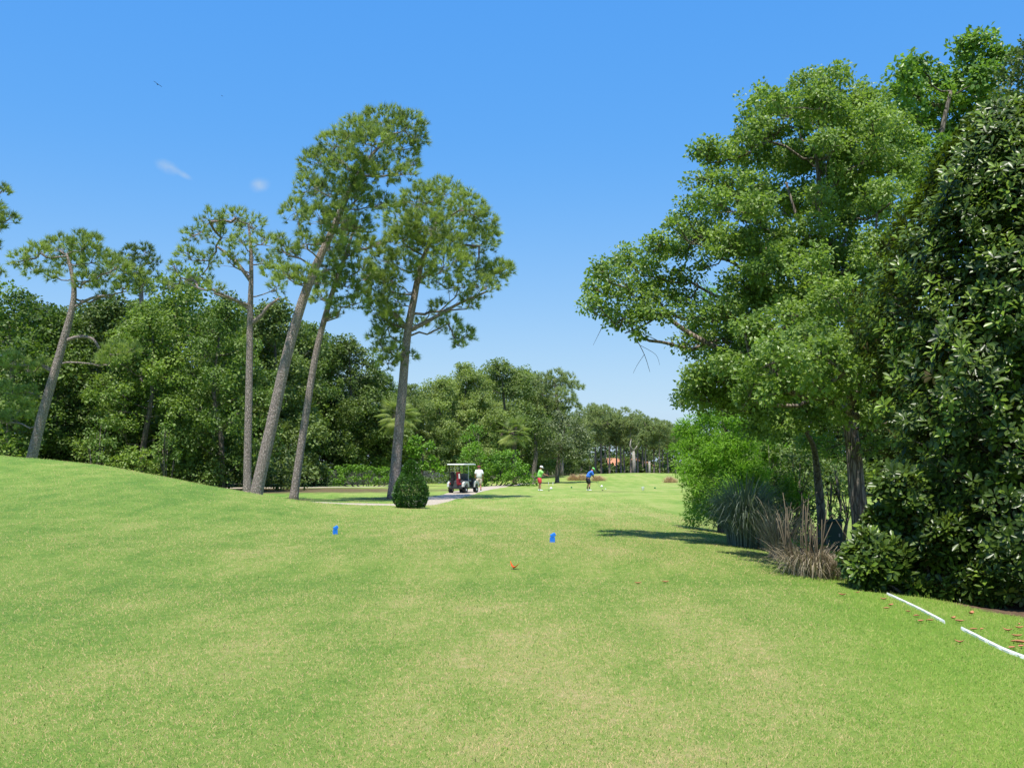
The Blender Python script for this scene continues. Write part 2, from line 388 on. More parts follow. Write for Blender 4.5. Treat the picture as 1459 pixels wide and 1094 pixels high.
M['darkgrey'] = m_plain('dark_grey', (.05, .05, .055), .5); M['metal'] = m_plain('brushed_metal', (.5, .5, .52), .35, metal=.9)
M['blue'] = m_plain('blue_paint', (.015, .20, .80), .35); M['green_plastic'] = m_plain('green_plastic', (.02, .20, .05), .4)
M['boxgreen'] = m_plain('dark_green_paint', (.022, .055, .040), .45); M['red'] = m_plain('dark_red_cloth', (.26, .015, .03), .7)
M['skin'] = m_plain('skin', (.50, .25, .16), .5); M['lime'] = m_plain('lime_cloth', (.36, .80, .20), .8); M['redcloth'] = m_plain('red_cloth', (.62, .05, .07), .8)
M['whitecloth'] = m_plain('white_cloth', (.80, .79, .77), .85); M['bluecloth'] = m_plain('blue_cloth', (.04, .17, .68), .8); M['blackcloth'] = m_plain('black_cloth', (.015, .015, .02), .9)
M['khaki'] = m_plain('khaki_cloth', (.60, .50, .40), .85); M['hair'] = m_plain('hair', (.06, .04, .03), .7); M['greencap'] = m_plain('green_cloth', (.20, .72, .16), .8)
M['rustcap'] = m_plain('maroon_cloth', (.20, .04, .03), .8); M['seat'] = m_plain('grey_vinyl', (.10, .11, .13), .5)
M['tan_wall'] = m_plain('tan_stucco', (.50, .44, .36), .9, scale=.5); M['orange_roof'] = m_plain('orange_tiles', (.46, .20, .10), .85, scale=3)
M['glass'] = m_plain('dark_glass', (.03, .04, .05), .12)
M['leaf_litter'] = m_plain('rusty_leaf', (.40, .16, .07), .6, var=.6, scale=9); M['leaf_red'] = m_plain('red_leaf', (.80, .10, .02), .5, var=.3, scale=30)
M['tail'] = m_plain('red_lens', (.5, .02, .02), .2)
def m_chain():
    t = NT('chain_link'); g = t.n('ShaderNodeTexCoord').outputs['Object']; v = t.mapping(g, (1, 1, 1), (0, math.radians(45), 0)); sx = t.n('ShaderNodeSeparateXYZ'); t.l(v, sx.inputs[0])
    def line(o):
        q = t.math('FRACT', t.math('MULTIPLY', o, 12.0)); return t.math('LESS_THAN', q, .16)
    m = t.math('MAXIMUM', line(sx.outputs[0]), line(sx.outputs[2]))
    tr = t.n('ShaderNodeBsdfTransparent'); mx = t.n('ShaderNodeMixShader'); t.l(m, mx.inputs[0]); t.l(tr.outputs[0], mx.inputs[1]); t.l(t.bsdf((.4, .41, .42), .5, metal=.6), mx.inputs[2])
    return t.done(mx.outputs[0])
M['chain'] = m_chain()

# ------------------------------------------------------------------ ground, paths, grass
def axis(lo, hi, fine_lo, fine_hi, step, grow=1.13):
    a = list(np.arange(fine_lo, fine_hi + 1e-6, step)); s = step
    while a[-1] < hi: s *= grow; a.append(a[-1] + s)
    s = step
    while a[0] > lo: s *= grow; a.insert(0, a[0] - s)
    return np.array(a)
gx = axis(-2500, 2500, -34, 24, .30); gy = axis(-600, 4500, 2, 64, .28)
XX, YY = np.meshgrid(gx, gy); ZZ = gz(XX, YY)
nx, ny = len(gx), len(gy); idx = np.arange(nx * ny).reshape(ny, nx)
quads = np.stack([idx[:-1, :-1], idx[:-1, 1:], idx[1:, 1:], idx[1:, :-1]], -1).reshape(-1, 4)
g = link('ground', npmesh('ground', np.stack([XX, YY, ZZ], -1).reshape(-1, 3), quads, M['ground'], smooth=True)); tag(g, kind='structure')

def ribbon(name, pts, width, mat, dz=.02, kind='structure'):
    P = [Vector((p[0], p[1], 0)) for p in pts]
    dense = []
    for i in range(len(P) - 1):       # Catmull-Rom
        p0 = P[max(i - 1, 0)]; p1 = P[i]; p2 = P[i + 1]; p3 = P[min(i + 2, len(P) - 1)]
        for k in range(14):
            t = k / 14; dense.append(.5 * ((2 * p1) + (p2 - p0) * t + (2 * p0 - 5 * p1 + 4 * p2 - p3) * t * t + (3 * p1 - p0 - 3 * p2 + p3) * t ** 3))
    dense.append(P[-1]); V = []; n = len(dense); K = 6
    for i, p in enumerate(dense):
        d = (dense[min(i + 1, n - 1)] - dense[max(i - 1, 0)]).normalized(); s = Vector((-d.y, d.x, 0))
        for k in range(K + 1):
            q = p + s * width * (k / K - .5); V.append((q.x, q.y, float(gz(q.x, q.y)) + (dz if 0 < k < K else dz - .06)))
    Fc = [(i * (K + 1) + k, i * (K + 1) + k + 1, (i + 1) * (K + 1) + k + 1, (i + 1) * (K + 1) + k) for i in range(n - 1) for k in range(K)]
    o = link(name, npmesh(name, np.array(V), np.array(Fc), mat, smooth=True)); return tag(o, kind=kind)
pp = [gpt(765, 688.6), gpt(735, 690.5), gpt(703, 694), gpt(672, 699), gpt(643, 707), gpt(612, 714), onground(585, 43.6), onground(545, 42.6), onground(500, 42.2), onground(450, 42.4), onground(415, 42.9)]
ribbon('path', [(p.x, p.y) for p in pp], 2.2, M['path'], .035)
ribbon('side_path', [(-24, 78), (-18, 82), (-13, 85.5), (-9.5, 88.5)], 2.2, M['path'], .035)

def grass_field():
    N = 1000000
    Y = np.exp(R.uniform(math.log(4.2), math.log(64), N)); Y = Y[R.uniform(0, 1, N) > np.clip((Y - 16) / 46, 0, 1)]; N = len(Y); X = R.uniform(-1, 1, N) * (.64 * Y + 1.5)
    keep = ~((X > 6.2) & (Y > 13)); X, Y = X[keep], Y[keep]; n = len(X)
    P = np.stack([X, Y, gz(X, Y) - .004], -1)
    grow = 1 + (Y - 5) * .045
    lush = np.clip((X - .26 * Y) * .8, 0, 1)
    D = rand_unit(n); D[:, 2] = np.abs(D[:, 2]) * .6 + .15 + R.uniform(0, .55, n)
    L = R.uniform(.012, .030, n) * np.where(R.uniform(0, 1, n) < .05, 1.7, 1) * grow * (1 + .25 * lush); W = R.uniform(.0025, .0048, n) * grow * 1.25
    V, T, ti = scatter(NEEDLE, P, D, rand_unit(n) * .4 + np.array([0, -.55, .85]), L, R.uniform(0, 1, n), W)
    me = npmesh('grass', V, T, M['blade'], ti); nn = norm(rand_unit(n) * .62 + np.array([0, 0, 1.0]))
    me.polygons.foreach_set('use_smooth', np.ones(len(T), bool)); me.normals_split_custom_set_from_vertices(np.repeat(nn, 3, axis=0).astype(np.float32))
    o = link('grass', me); tag(o, 'short mown turf grass of the near fairway', 'grass', kind='stuff')
grass_field()

# ------------------------------------------------------------------ foliage
def clumps(blobs, rc, dens, seed, low=-.35, inner=.55):
    """spray centres over and inside the blobs; (centre, outward, radius, blob index)"""
    g = np.random.default_rng(seed); C, O, Rr, B = [], [], [], []
    for bi, b in enumerate(blobs):
        c = np.array(b[:3]); r = np.array(b[3:6]); n = max(4, int(dens * 4 * math.pi * (r.mean() / rc) ** 2 / 6))
        d = rand_unit(n * 3, g); d = d[d[:, 2] > low + g.normal(0, .2, len(d))][:n]
        u = (1 - (1 - inner) * g.random(len(d)) ** 1.6) * np.where(g.random(len(d)) < .2, g.uniform(1.1, 1.45, len(d)), 1)
        C.append(c + d * r * u[:, None]); O.append(d); Rr.append(rc * g.uniform(.6, 1.3, len(d))); B.append(np.full(len(d), bi))
    return np.concatenate(C), np.concatenate(O), np.concatenate(Rr), np.concatenate(B)

def leaf_crown(blobs, rc, dens, per, size, tpl, mat, seed, flat=.75, low=-.35, updir=.5, spread=.45):
    C, O, Rr, B = clumps(blobs, rc, dens, seed, low); g = np.random.default_rng(seed + 1)
    n = len(C) * per; k = np.repeat(np.arange(len(C)), per)
    d = rand_unit(n, g); d[:, 2] += .25; d = norm(d)
    P = C[k] + d * (Rr[k] * g.uniform(.35, 1.0, n) ** .7)[:, None] * np.array([1, 1, flat])
    N = norm(d * .55 + O[k] * .3 + np.array([0, 0, updir]) + g.normal(0, spread, (n, 3)))
    D = norm(d + g.normal(0, .6, (n, 3)) + np.array([0, 0, -.35]))
    ct = g.uniform(0, 1, len(C)); bt = g.uniform(-.15, .15, len(blobs))
    tint = np.clip(.42 * g.random(n) + .42 * ct[k] + bt[B[k]] + .08, 0, 1)
    V, T, ti = scatter(tpl, P, D, N, size * g.uniform(.65, 1.25, n), tint)
    return npmesh('crown', V, T, mat, ti), C, B

def needle_crown(blobs, tufts, per, length, width, mat, seed, low=-.45):
    g = np.random.default_rng(seed); C, O, B = [], [], []
    for bi, b in enumerate(blobs):
        c = np.array(b[:3]); r = np.array(b[3:6]); n = int(tufts * (r.mean() / .9) ** 2); r = r * 1.28
        d = rand_unit(n * 3, g); d = d[d[:, 2] > low + g.normal(0, .25, len(d))][:n]
        C.append(c + d * r * g.uniform(.7, 1.1, len(d))[:, None]); O.append(d); B.append(np.full(len(d), bi))
    C = np.concatenate(C); O = np.concatenate(O); B = np.concatenate(B)
    A = norm(O * .8 + np.array([0, 0, .55]) + g.normal(0, .35, C.shape))
    n = len(C) * per; k = np.repeat(np.arange(len(C)), per)
    D = norm(rand_unit(n, g) + A[k] * 1.2)
    P = C[k] - A[k] * (g.uniform(0, .16, n))[:, None]
    ct = g.uniform(0, 1, len(C)); bt = g.uniform(-.12, .12, len(blobs))
    tint = np.clip(.25 * g.random(n) + .65 * ct[k] + bt[B[k]] + .08, 0, 1)
    V, T, ti = scatter(NEEDLE, P, D, rand_unit(n, g), length * g.uniform(.7, 1.15, n), tint, width * g.uniform(.7, 1.2, n))
    return npmesh('crown', V, T, mat, ti), C, B

def poly_at(pts, t):
    i = min(int(t), len(pts) - 2); return pts[i].lerp(pts[i + 1], t - i)
def limbs(G, trunk, rad, blobs, C, B, seed, twigs=8, up=.35, k=5, r0=.5, droop=0.0, tw=.02, minz=None):
    """limbs branch off the trunk or off an earlier limb, towards each blob; twigs from there to the sprays"""
    rn = random.Random(seed); n = len(trunk); nodes = []                 # (point, parent limb or -1, radius limit)
    for j in range((n - 1) * 4 + 1):
        t = j / 4; p = poly_at(trunk, t); i = min(int(t), n - 2)
        if minz is None or p.z >= minz: nodes.append((p, -1, rad[i] * (1 - t + i) + rad[i + 1] * (t - i)))
    if not nodes: nodes = [(trunk[-1], -1, rad[-1])]
    def dtr(b): return min((Vector(b[:3]) - q[0]).length for q in nodes[:(n - 1) * 4 + 1])
    order = sorted(range(len(blobs)), key=lambda i: dtr(blobs[i])); L = []
    for bi in order:
        c = Vector(blobs[bi][:3]); best = None
        for q in nodes:
            d = c - q[0]; h = math.hypot(d.x, d.y); cost = d.length + .5 * abs(d.z - up * h) + (0 if q[1] < 0 else .25 * L[q[1]]['len'])
            if best is None or cost < best[0]: best = (cost, q)
        q = best[1]; p = q[0]; ln = (c - p).length; pts = [p]
        for s in (.25, .5, .75, 1.0):
            m = p.lerp(c, s) + Vector((rn.gauss(0, .05), rn.gauss(0, .05), rn.gauss(0, .04) + math.sin(s * math.pi) * (-.08 + droop))) * ln
            pts.append(m)
        idx = len(L); L.append(dict(pts=pts, par=q[1], lim=q[2], cnt=1, len=ln + (0 if q[1] < 0 else L[q[1]]['len']), bi=bi))
        for m in pts[2:]: nodes.append((m, idx, 9))
    for l in L:
        p = l['par']
        while p >= 0: L[p]['cnt'] += 1; p = L[p]['par']
    for l in L:
        r1 = min(l['lim'] * .75, tw * 1.5 * (l['cnt'] + .6) ** .55 * (1 + .0 * r0)); r2 = max(tw * .9, min(r1, tw * 1.5 * max(.4, l['cnt'] - 1) ** .5))
        rs = [r1 + (r2 - r1) * s for s in (0, .25, .5, .75, 1)]; pts = l['pts']; G.tube(pts, rs, k, cap=False)
        ids = np.nonzero(B == l['bi'])[0]
        if len(ids) == 0: continue
        for _ in range(twigs):
            e = Vector(C[ids[rn.randrange(len(ids))]]); s = rn.choice((2, 3, 3, 4)); a = pts[s]; m = a.lerp(e, .5) + Vector((rn.gauss(0, .06), rn.gauss(0, .06), rn.gauss(0, .06))) * (e - a).length
            G.tube([a, m, e], [min(rs[s], tw) * .8, tw * .5, tw * .25], 3, cap=False)

def px_blobs(lst, Y, zs=.85, ys=1.0, dys=None, seed=0):
    g = random.Random(seed); res = []
    for b in lst:
        px, py, r = b[:3]; dy = b[3] if len(b) > 3 else g.uniform(-1, 1) * (dys or 1.0)
        p = at(px, py, Y + dy); rr = r * (Y + dy) / F; res.append((p.x, p.y, p.z, rr, rr * ys, rr * zs))
    return res
def px_line(lst, Y):
    """trunk line: (px, py, radius px, depth offset)"""
    P, r = [], []
    for q in lst:
        d = q[3] if len(q) > 3 else 0; P.append(at(q[0], q[1], Y + d)); r.append(q[2] * (Y + d) / F)
    return P, r
def to_local(o, base): return [tuple(np.array(b[:3]) - np.array(base)) + tuple(b[3:]) for b in o]

def smooth_line(P, r, n=4):
    Q, q = [], []
    for i in range(len(P) - 1):
        p0 = P[max(i - 1, 0)]; p1 = P[i]; p2 = P[i + 1]; p3 = P[min(i + 2, len(P) - 1)]
        for k in range(n):
            t = k / n; Q.append(.5 * ((2 * p1) + (p2 - p0) * t + (2 * p0 - 5 * p1 + 4 * p2 - p3) * t * t + (3 * p1 - p0 - 3 * p2 + p3) * t ** 3)); q.append(r[i] * (1 - t) + r[i + 1] * t)
    return Q + [P[-1]], q + [r[-1]]

def tree(name, label, cat, Y, line, blobs, kind, seed, bark, dys=1.2, group=None, twigs=8, extra=None, up=.35, minpy=None, **kw):
    P, r = px_line(line, Y); P, r = smooth_line(P, r); r = [q * .80 for q in r]
    # set the foot a little into the ground
    base = P[0].copy(); base.z = float(gz(base.x, base.y)); P[0] = base - Vector((0, 0, .15))
    root = thing(name, label, cat, base, group=group)
    bl = px_blobs(blobs, Y, seed=seed, dys=dys, ys=kw.pop('ys', 1.0), zs=kw.pop('zs', .85)); bl = to_local(bl, base); P = [p - base for p in P]
    if kind == 'pine': me, C, B = needle_crown(bl, kw.get('tufts', 170), kw.get('per', 28), kw.get('length', .30), kw.get('width', .025), kw.get('mat', M['needles']), seed, low=kw.get('low', -.45))
    else: me, C, B = leaf_crown(bl, kw['rc'], kw['dens'], kw['per'], kw['size'], kw.get('tpl', DIAMOND), kw['mat'], seed, low=kw.get('low', -.35), flat=kw.get('flat', .75))
    G = Geo(); rs = list(r); 
    G.tube(P, [rs[0] * 1.25, rs[1] * 1.08] + rs[2:], 12)
    mz = None if minpy is None else at(line[0][0], minpy, Y).z - base.z
    limbs(G, P, r, bl, C, B, seed, twigs=twigs, up=up, tw=kw.get('tw', .02), droop=kw.get('droop', 0), minz=mz, r0=kw.get('r0', .3))
    if extra:
        for e in extra:
            Q, q = px_line(e, Y); Q, q = smooth_line(Q, q); q = [z * .85 for z in q]; G.tube([x - base for x in Q], q, 8)
    link('trunk', G.mesh('trunk', bark), root); link('crown', me, root)
    return root

# ------------------------------------------------------------------ near pines on the left
tree('pine_tree', 'tall pine with two trunk bends rising directly behind the clipped bush, nearest the carts', 'pine tree', 52,
     [(560, 711, 10), (566, 640, 9), (573, 560, 8.2), (580, 480, 7.2), (590, 425, 6.2), (598, 385, 5), (612, 345, 4), (625, 310, 2.5)],
     [(600, 288, 26, 0), (632, 282, 27, 1), (665, 296, 24, -1), (690, 318, 16, 0), (570, 312, 26, 1), (607, 325, 28, -2), (645, 328, 28, 2), (680, 345, 25, 0), (575, 345, 24, -1), (700, 335, 12, 1),
      (545, 370, 20, 0), (575, 375, 20, 2), (640, 375, 24, -2), (675, 385, 22, 0), (705, 392, 19, 1), (716, 385, 15, 0), (690, 410, 16, -1), (542, 405, 19, 1), (560, 425, 17, -1), (655, 410, 16, 2), (620, 400, 17, 3),
      (540, 440, 17, 0), (552, 470, 17, 1), (545, 498, 13, 0), (580, 510, 12, 0), (570, 490, 10, 2), (640, 462, 15, 0), (662, 478, 14, 1), (600, 462, 10, 2), (655, 492, 9, 0), (532, 395, 15, 0), (556, 398, 17, -1), (534, 425, 15, 1), (562, 448, 15, -1), (548, 458, 15, .5), (550, 518, 12, 0), (538, 480, 12, 0), (600, 385, 16, -1.5), (608, 350, 18, -1.6), (585, 335, 20, -1.5), (640, 350, 20, -1.6), (625, 440, 13, 1), (670, 430, 14, 0), (562, 500, 10, -1)],
     'pine', 11, M['pine_bark'], extra=[[(582, 470, 4), (570, 455, 3.2), (562, 445, 2.2), (556, 447, 1.2)], [(586, 470, 4), (620, 452, 3.2), (655, 432, 2.4), (695, 415, 1.6)]], twigs=12, minpy=485)
tree('pine_tree', 'tallest pine, leaning right with a thick trunk, its top bending over the others', 'pine tree', 46,
     [(364, 716, 12), (368, 690, 11.5), (386, 610, 10.5), (408, 510, 9.6), (430, 432, 8.6), (452, 375, 7.6), (473, 330, 6.6), (497, 275, 5), (525, 228, 3.6), (555, 192, 2)],
     [(578, 182, 24, 0), (545, 176, 26, 1), (510, 190, 24, -1), (596, 200, 12, 0), (480, 208, 24, 0), (530, 212, 28, -2), (570, 215, 22, 1), (455, 235, 24, 1), (492, 240, 26, -2), (535, 250, 24, 0), (575, 248, 15, -1),
      (440, 268, 20, 0), (470, 275, 24, 2), (505, 285, 24, -1), (545, 290, 16, 0), (422, 302, 18, 0), (450, 310, 20, -2), (480, 318, 18, 2), (512, 322, 17, 0), (405, 358, 16, 0), (392, 385, 17, -1), (412, 396, 18, -2), (436, 392, 15, -2),
      (400, 340, 8, 1), (470, 352, 16, 1), (436, 350, 14, -1), (455, 402, 12, 1), (588, 235, 10, 0), (432, 335, 10, 0), (472, 338, 15, -1.6), (484, 308, 20, -1.8), (500, 270, 20, -1.8), (520, 245, 18, -1.6), (470, 380, 14, 1.2), (500, 330, 14, 1)],
     'pine', 12, M['pine_bark'], twigs=12, minpy=440)
tree('pine_tree', 'slender pine leaning right between the tallest pine and the one behind the bush', 'pine tree', 50,
     [(418, 713, 8), (424, 670, 7.2), (436, 590, 6.6), (449, 510, 6), (463, 452, 5.2), (476, 410, 4.4), (492, 365, 3.4), (503, 330, 2)],
     [(503, 335, 17, 0), (525, 352, 16, 1), (488, 372, 18, 0), (515, 385, 17, -1), (540, 345, 10, 0), (468, 402, 15, 1), (495, 412, 18, -1), (515, 420, 12, 0), (455, 425, 13, 0), (480, 438, 13, -2), (505, 432, 12, -2), (530, 395, 10, 1), (474, 452, 8, 0), (480, 392, 12, -1.2), (497, 355, 14, -1.2)],
     'pine', 13, M['pine_bark'], twigs=10, minpy=480)
tree('pine_tree', 'straight slim pine with open forked crown, leftmost of the group of four', 'pine tree', 48,
     [(352, 712, 7.5), (353, 640, 7), (355, 540, 6.4), (356, 470, 5.8), (357, 425, 5), (358, 390, 4), (357, 350, 3), (354, 318, 1.6)],
     [(335, 312, 17, 0), (360, 322, 17, 1), (300, 315, 18, 0), (278, 335, 16, -1), (315, 340, 18, 1), (345, 345, 15, -1), (378, 345, 15, 0), (268, 365, 15, 0), (295, 370, 16, 1), (325, 372, 14, -1), (385, 372, 10, 1),
      (262, 398, 14, 0), (285, 400, 14, 1), (305, 412, 12, -1), (250, 380, 10, 0), (240, 410, 12, 1), (360, 368, 10, 1), (392, 412, 10, 0)],
     'pine', 14, M['pine_bark'], tufts=105, minpy=440,
     extra=[[(357, 462, 4.5), (370, 452, 3.6), (382, 437, 3), (398, 425, 2)], [(356, 440, 4), (335, 428, 3), (305, 418, 2)], [(357, 400, 3.6), (335, 372, 2.8), (310, 352, 1.8)]], twigs=12)
tree('pine_tree', 'crooked leaning pine behind the crest of the grassy mound at the far left', 'pine tree', 50,
     [(40, 675, 10), (47, 645, 9), (62, 585, 8.4), (78, 530, 7.6), (92, 480, 6.8), (101, 447, 5.8), (105, 425, 5), (105, 405, 4.2), (101, 385, 3.2), (95, 362, 2)],
     [(55, 362, 17, 0), (85, 352, 18, 1), (120, 350, 20, -1), (28, 372, 13, 0), (45, 385, 12, 1), (100, 378, 18, 2), (138, 372, 20, 0), (165, 380, 18, -1), (190, 392, 15, 0), (205, 408, 11, 0), (152, 400, 17, 1), (122, 402, 15, -1),
      (178, 412, 14, 0), (75, 395, 10, 0), (150, 425, 10, 1), (130, 345, 12, 0), (162, 505, 17, -1), (186, 498, 12, 0), (145, 515, 9, 0), (18, 515, 15, 0), (38, 528, 14, 1), (60, 522, 12, 0), (10, 560, 15, 0), (28, 585, 16, 1), (8, 600, 13, 0), (42, 560, 12, 0)],
     'pine', 15, M['pine_bark'], up=.1, extra=[[(90, 487, 3.6), (112, 480, 3), (132, 483, 2.4), (142, 498, 1.6)], [(76, 530, 3), (64, 524, 2), (58, 520, 1)], [(102, 440, 3), (130, 425, 2.4), (160, 420, 1.6)]])
tree('pine_tree', 'pine at the left edge of the photo with only dark branch tips in the frame', 'pine tree', 47,
     [(-48, 690, 10), (-46, 560, 9), (-42, 420, 7), (-40, 320, 5), (-38, 260, 3)],
     [(3, 272, 10, 0), (-8, 300, 14, 0), (14, 312, 10, 0), (-5, 322, 10, 0), (-25, 290, 18, 0), (-40, 260, 20, 0), (-5, 352, 7, 0), (0, 388, 8, 0), (-25, 345, 17, 0), (-60, 320, 22, 0), (-25, 390, 16, 0), (-60, 380, 22, 0), (-75, 280, 20, 0)],
     'pine', 16, M['pine_bark'])
tree('pine_tree', 'darker distant pine whose rounded top shows just right of the crooked mound pine', 'pine tree', 78,
     [(205, 690, 6), (203, 560, 5.4), (202, 450, 4.4), (200, 380, 2.5)],
     [(185, 362, 12, 0), (205, 358, 12, 0), (218, 372, 9, 0), (178, 378, 11, 0), (200, 380, 14, 0), (215, 395, 10, 0), (190, 400, 12, 0), (208, 415, 10, 0)],
     'pine', 17, M['pine_bark'], tufts=100, per=26, length=.4, width=.03, mat=M['oak'])

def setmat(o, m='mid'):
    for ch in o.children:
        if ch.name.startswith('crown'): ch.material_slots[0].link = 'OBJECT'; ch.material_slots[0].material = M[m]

# ------------------------------------------------------------------ the wood on the left: broad-leaved trees from shared models
def model_tree(H, rad, mat, seed, bark, rc=.62, per=46, size=.24, low=.1, dens=2.3, nb=26, tpl=DIAMOND, lean=0, flatf=.75, shape=1.0):
    g = random.Random(seed); blobs = []
    for i in range(nb):
        h = low + (1 - low) * ((i + .5) / nb); a = i * 2.4 + g.uniform(-.5, .5)
        prof = math.sin(math.pi * min(1, (h * .80 + .20)) ** shape) ** .55 * rad; prof = max(prof, .2 * rad)
        rr = g.uniform(.24, .40) * rad * (1.0 - .25 * h); d = max(0, prof - rr * .8) * g.uniform(.65, 1.1)
        blobs.append((d * math.cos(a) + lean * h, d * math.sin(a), h * H - rr * .5, rr, rr, rr * g.uniform(.65, .9)))
    me, C, B = leaf_crown(blobs, rc, dens, per, size, tpl, mat, seed, flat=flatf)
    root = thing('tree', 'placeholder', 'tree'); G = Geo()
    P = [Vector((0, 0, -.2)), Vector((g.gauss(0, .1), g.gauss(0, .1), H * .25)), Vector((g.gauss(0, .3) + lean * .4, g.gauss(0, .3), H * .5)), Vector((g.gauss(0, .4) + lean * .8, g.gauss(0, .4), H * .85))]
    r = [.034 * H * .6, .026 * H * .6, .018 * H * .6, .006 * H * .6]; P, r = smooth_line(P, r, 3); G.tube(P, r, 8)
    limbs(G, P, r, blobs, C, B, seed, twigs=4, up=.45, k=4)
    link('trunk', G.mesh('trunk', bark), root); link('crown', me, root); return root
protos = [model_tree(14, 5.2, M['oak'], 101, M['bark']), model_tree(14, 4.6, M['sweet'], 102, M['bark'], size=.22), model_tree(14, 5.4, M['oak'], 103, M['bark'], rc=.5, size=.2, per=44),
          model_tree(14, 4.8, M['sweet'], 104, M['bark'], rc=.75, size=.26), model_tree(14, 5.6, M['oak'], 105, M['bark'], low=.22, rc=.6, size=.22)]
used = [False] * len(protos)
def wood(pi, px, top, Y, label, group=None, wide=1.0, rz=None, cat='tree', name=None):
    base = onground(px, Y); H = at(px, top, Y).z - base.z; s = H / 14.0
    rzz = rz if rz is not None else (px * .37) % 6.28
    if not used[pi]:
        o = protos[pi]; used[pi] = True; o.location = base; o.rotation_euler = (0, 0, rzz); o.scale = (s * wide, s * wide, s); o['label'] = label
        if group: o['group'] = group
    else: o = copy_thing(protos[pi], base, rzz, (s * wide, s * wide, s), label, group)
    return o
WL = [(3, 12, 408, 66, 1.1, 'light green tree at the left edge, behind the low boughs of the crooked pine'),
      (1, 84, 440, 68, 1.0, 'green tree seen directly behind the crooked pine trunk on the mound'),
      (0, 148, 425, 70, 1.0, 'tree filling the gap between the crooked pine and the round-topped distant pine'),
      (1, 205, 432, 66, 1.0, 'light green tree under the round-topped distant pine'),
      (3, 262, 385, 70, .95, 'tallest broad-leaved tree of the left wood, beside the forked slim pine'),
      (1, 318, 420, 67, .9, 'green tree behind the crown of the forked slim pine'),
      (0, 385, 430, 86, 1.0, 'broad tree seen between the forked slim pine and the tallest pine'),
      (2, 440, 462, 98, .95, 'dark oak behind the slender leaning pine'),
      (4, 492, 482, 99, 1.05, 'rounded dark oak standing over the left end of the vine hedge'),
      (2, 538, 528, 102, .9, 'small dark oak just left of the trunk behind the clipped bush')]
for pi, px, top, Y, wd, lab in WL:
    o = wood(pi, px, top, Y, lab, wide=wd)
    if px in (12, 262, 205, 440): setmat(o, 'fresh')
ORD = 'first second third fourth fifth sixth seventh eighth ninth tenth eleventh twelfth'.split()
GB = 'second row of trees deep in the left wood'
for i, (pi, px, top, Y) in enumerate([(2, -30, 430, 80), (0, 55, 430, 84), (4, 120, 440, 86), (2, 190, 430, 84), (0, 240, 430, 86), (4, 300, 440, 88), (2, 350, 450, 90), (0, 415, 470, 98), (4, 465, 500, 112), (0, 520, 535, 114), (2, 560, 560, 116), (4, -90, 420, 74)]):
    wood(pi, px, top, Y, 'dark back-row tree deep in the left wood, %s from the left, mostly hidden' % ORD[sorted((-30, 55, 120, 190, 240, 300, 350, 415, 465, 520, 560, -90)).index(px)], group=GB)

# middle wood behind the carts
WM = [(2, 583, 548, 104, 1.0, 'tree with a dark rounded top just right of the pine behind the bush'),
      (0, 625, 538, 108, 1.1, 'dark green tree above the white picket fence'),
      (2, 662, 518, 112, 1.05, 'broad oak with the highest top of the middle wood, left of the fan palm'),
      (4, 712, 515, 116, 1.25, 'wide pale-topped tree rising behind the fan palm and vine mound'),
      (0, 752, 525, 122, 1.0, 'tree between the wide pale-topped tree and the flat-crowned pine')]
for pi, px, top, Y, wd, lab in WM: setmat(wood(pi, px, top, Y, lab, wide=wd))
GB2 = 'second row of trees in the middle wood'
for (pi, px, top, Y) in [(4, 605, 560, 124), (0, 645, 545, 128), (2, 695, 535, 130), (4, 735, 540, 134), (2, 780, 565, 140), (0, 815, 590, 146)]:
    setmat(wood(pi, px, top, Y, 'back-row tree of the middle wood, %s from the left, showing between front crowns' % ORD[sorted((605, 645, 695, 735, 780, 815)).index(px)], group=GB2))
tree('pine_tree', 'flat-crowned pine at the right end of the middle wood above the grey-green tree', 'pine tree', 118,
     [(800, 690, 4.5), (799, 640, 4), (796, 590, 3.6), (792, 560, 2.6), (790, 542, 1.4)],
     [(775, 545, 13, 0), (792, 540, 13, 0), (808, 545, 12, 0), (820, 553, 9, 0), (768, 560, 12, 0), (785, 562, 14, 2), (803, 565, 13, -2), (780, 580, 13, 0), (798, 585, 12, 0), (815, 578, 10, 0), (765, 590, 10, 0)],
     'pine', 31, M['pine_bark'], tufts=60, per=26, length=.5, width=.05, mat=M['needles_hazed'])
tree('tree', 'small grey-green tree with fine foliage behind the golfer in the lime shirt', 'tree', 100,
     [(794, 690, 4), (794, 670, 3.4), (797, 650, 2.8), (802, 625, 2), (805, 605, 1)],
     [(790, 612, 15, 0), (812, 605, 15, 0), (830, 618, 13, 0), (775, 630, 14, 0), (797, 632, 17, -2), (820, 635, 16, 0), (838, 640, 11, 0), (785, 650, 13, 0), (808, 652, 14, 0), (828, 655, 11, 0), (768, 648, 10, 0), (800, 594, 9, 0)],
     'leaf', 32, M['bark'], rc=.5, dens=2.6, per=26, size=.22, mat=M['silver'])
tree('tree', 'dark shaded tree trunk with low branches beside the vine mound', 'tree', 98,
     [(760, 694, 4.5), (761, 670, 4), (764, 645, 3.4), (762, 620, 2)],
     [(755, 612, 14, 0), (772, 608, 14, 0), (760, 628, 14, 0), (778, 622, 10, 0), (745, 600, 12, 1)],
     'leaf', 33, M['bark'], rc=.5, dens=2.4, per=26, size=.24, mat=M['oak'])
tree('shrub', 'bright green leafy shrub growing up behind the clipped bush and pine trunk', 'shrub', 88,
     [(600, 692, 3), (601, 670, 2.4), (603, 645, 1.5)],
     [(592, 630, 8, 0), (606, 636, 8, 0), (596, 646, 9, 0), (585, 640, 6, 0), (616, 656, 7, 0), (602, 664, 8, 0), (622, 670, 6, 0)],
     'leaf', 34, M['bark'], rc=.4, dens=2, per=30, size=.26, mat=M['vine'])

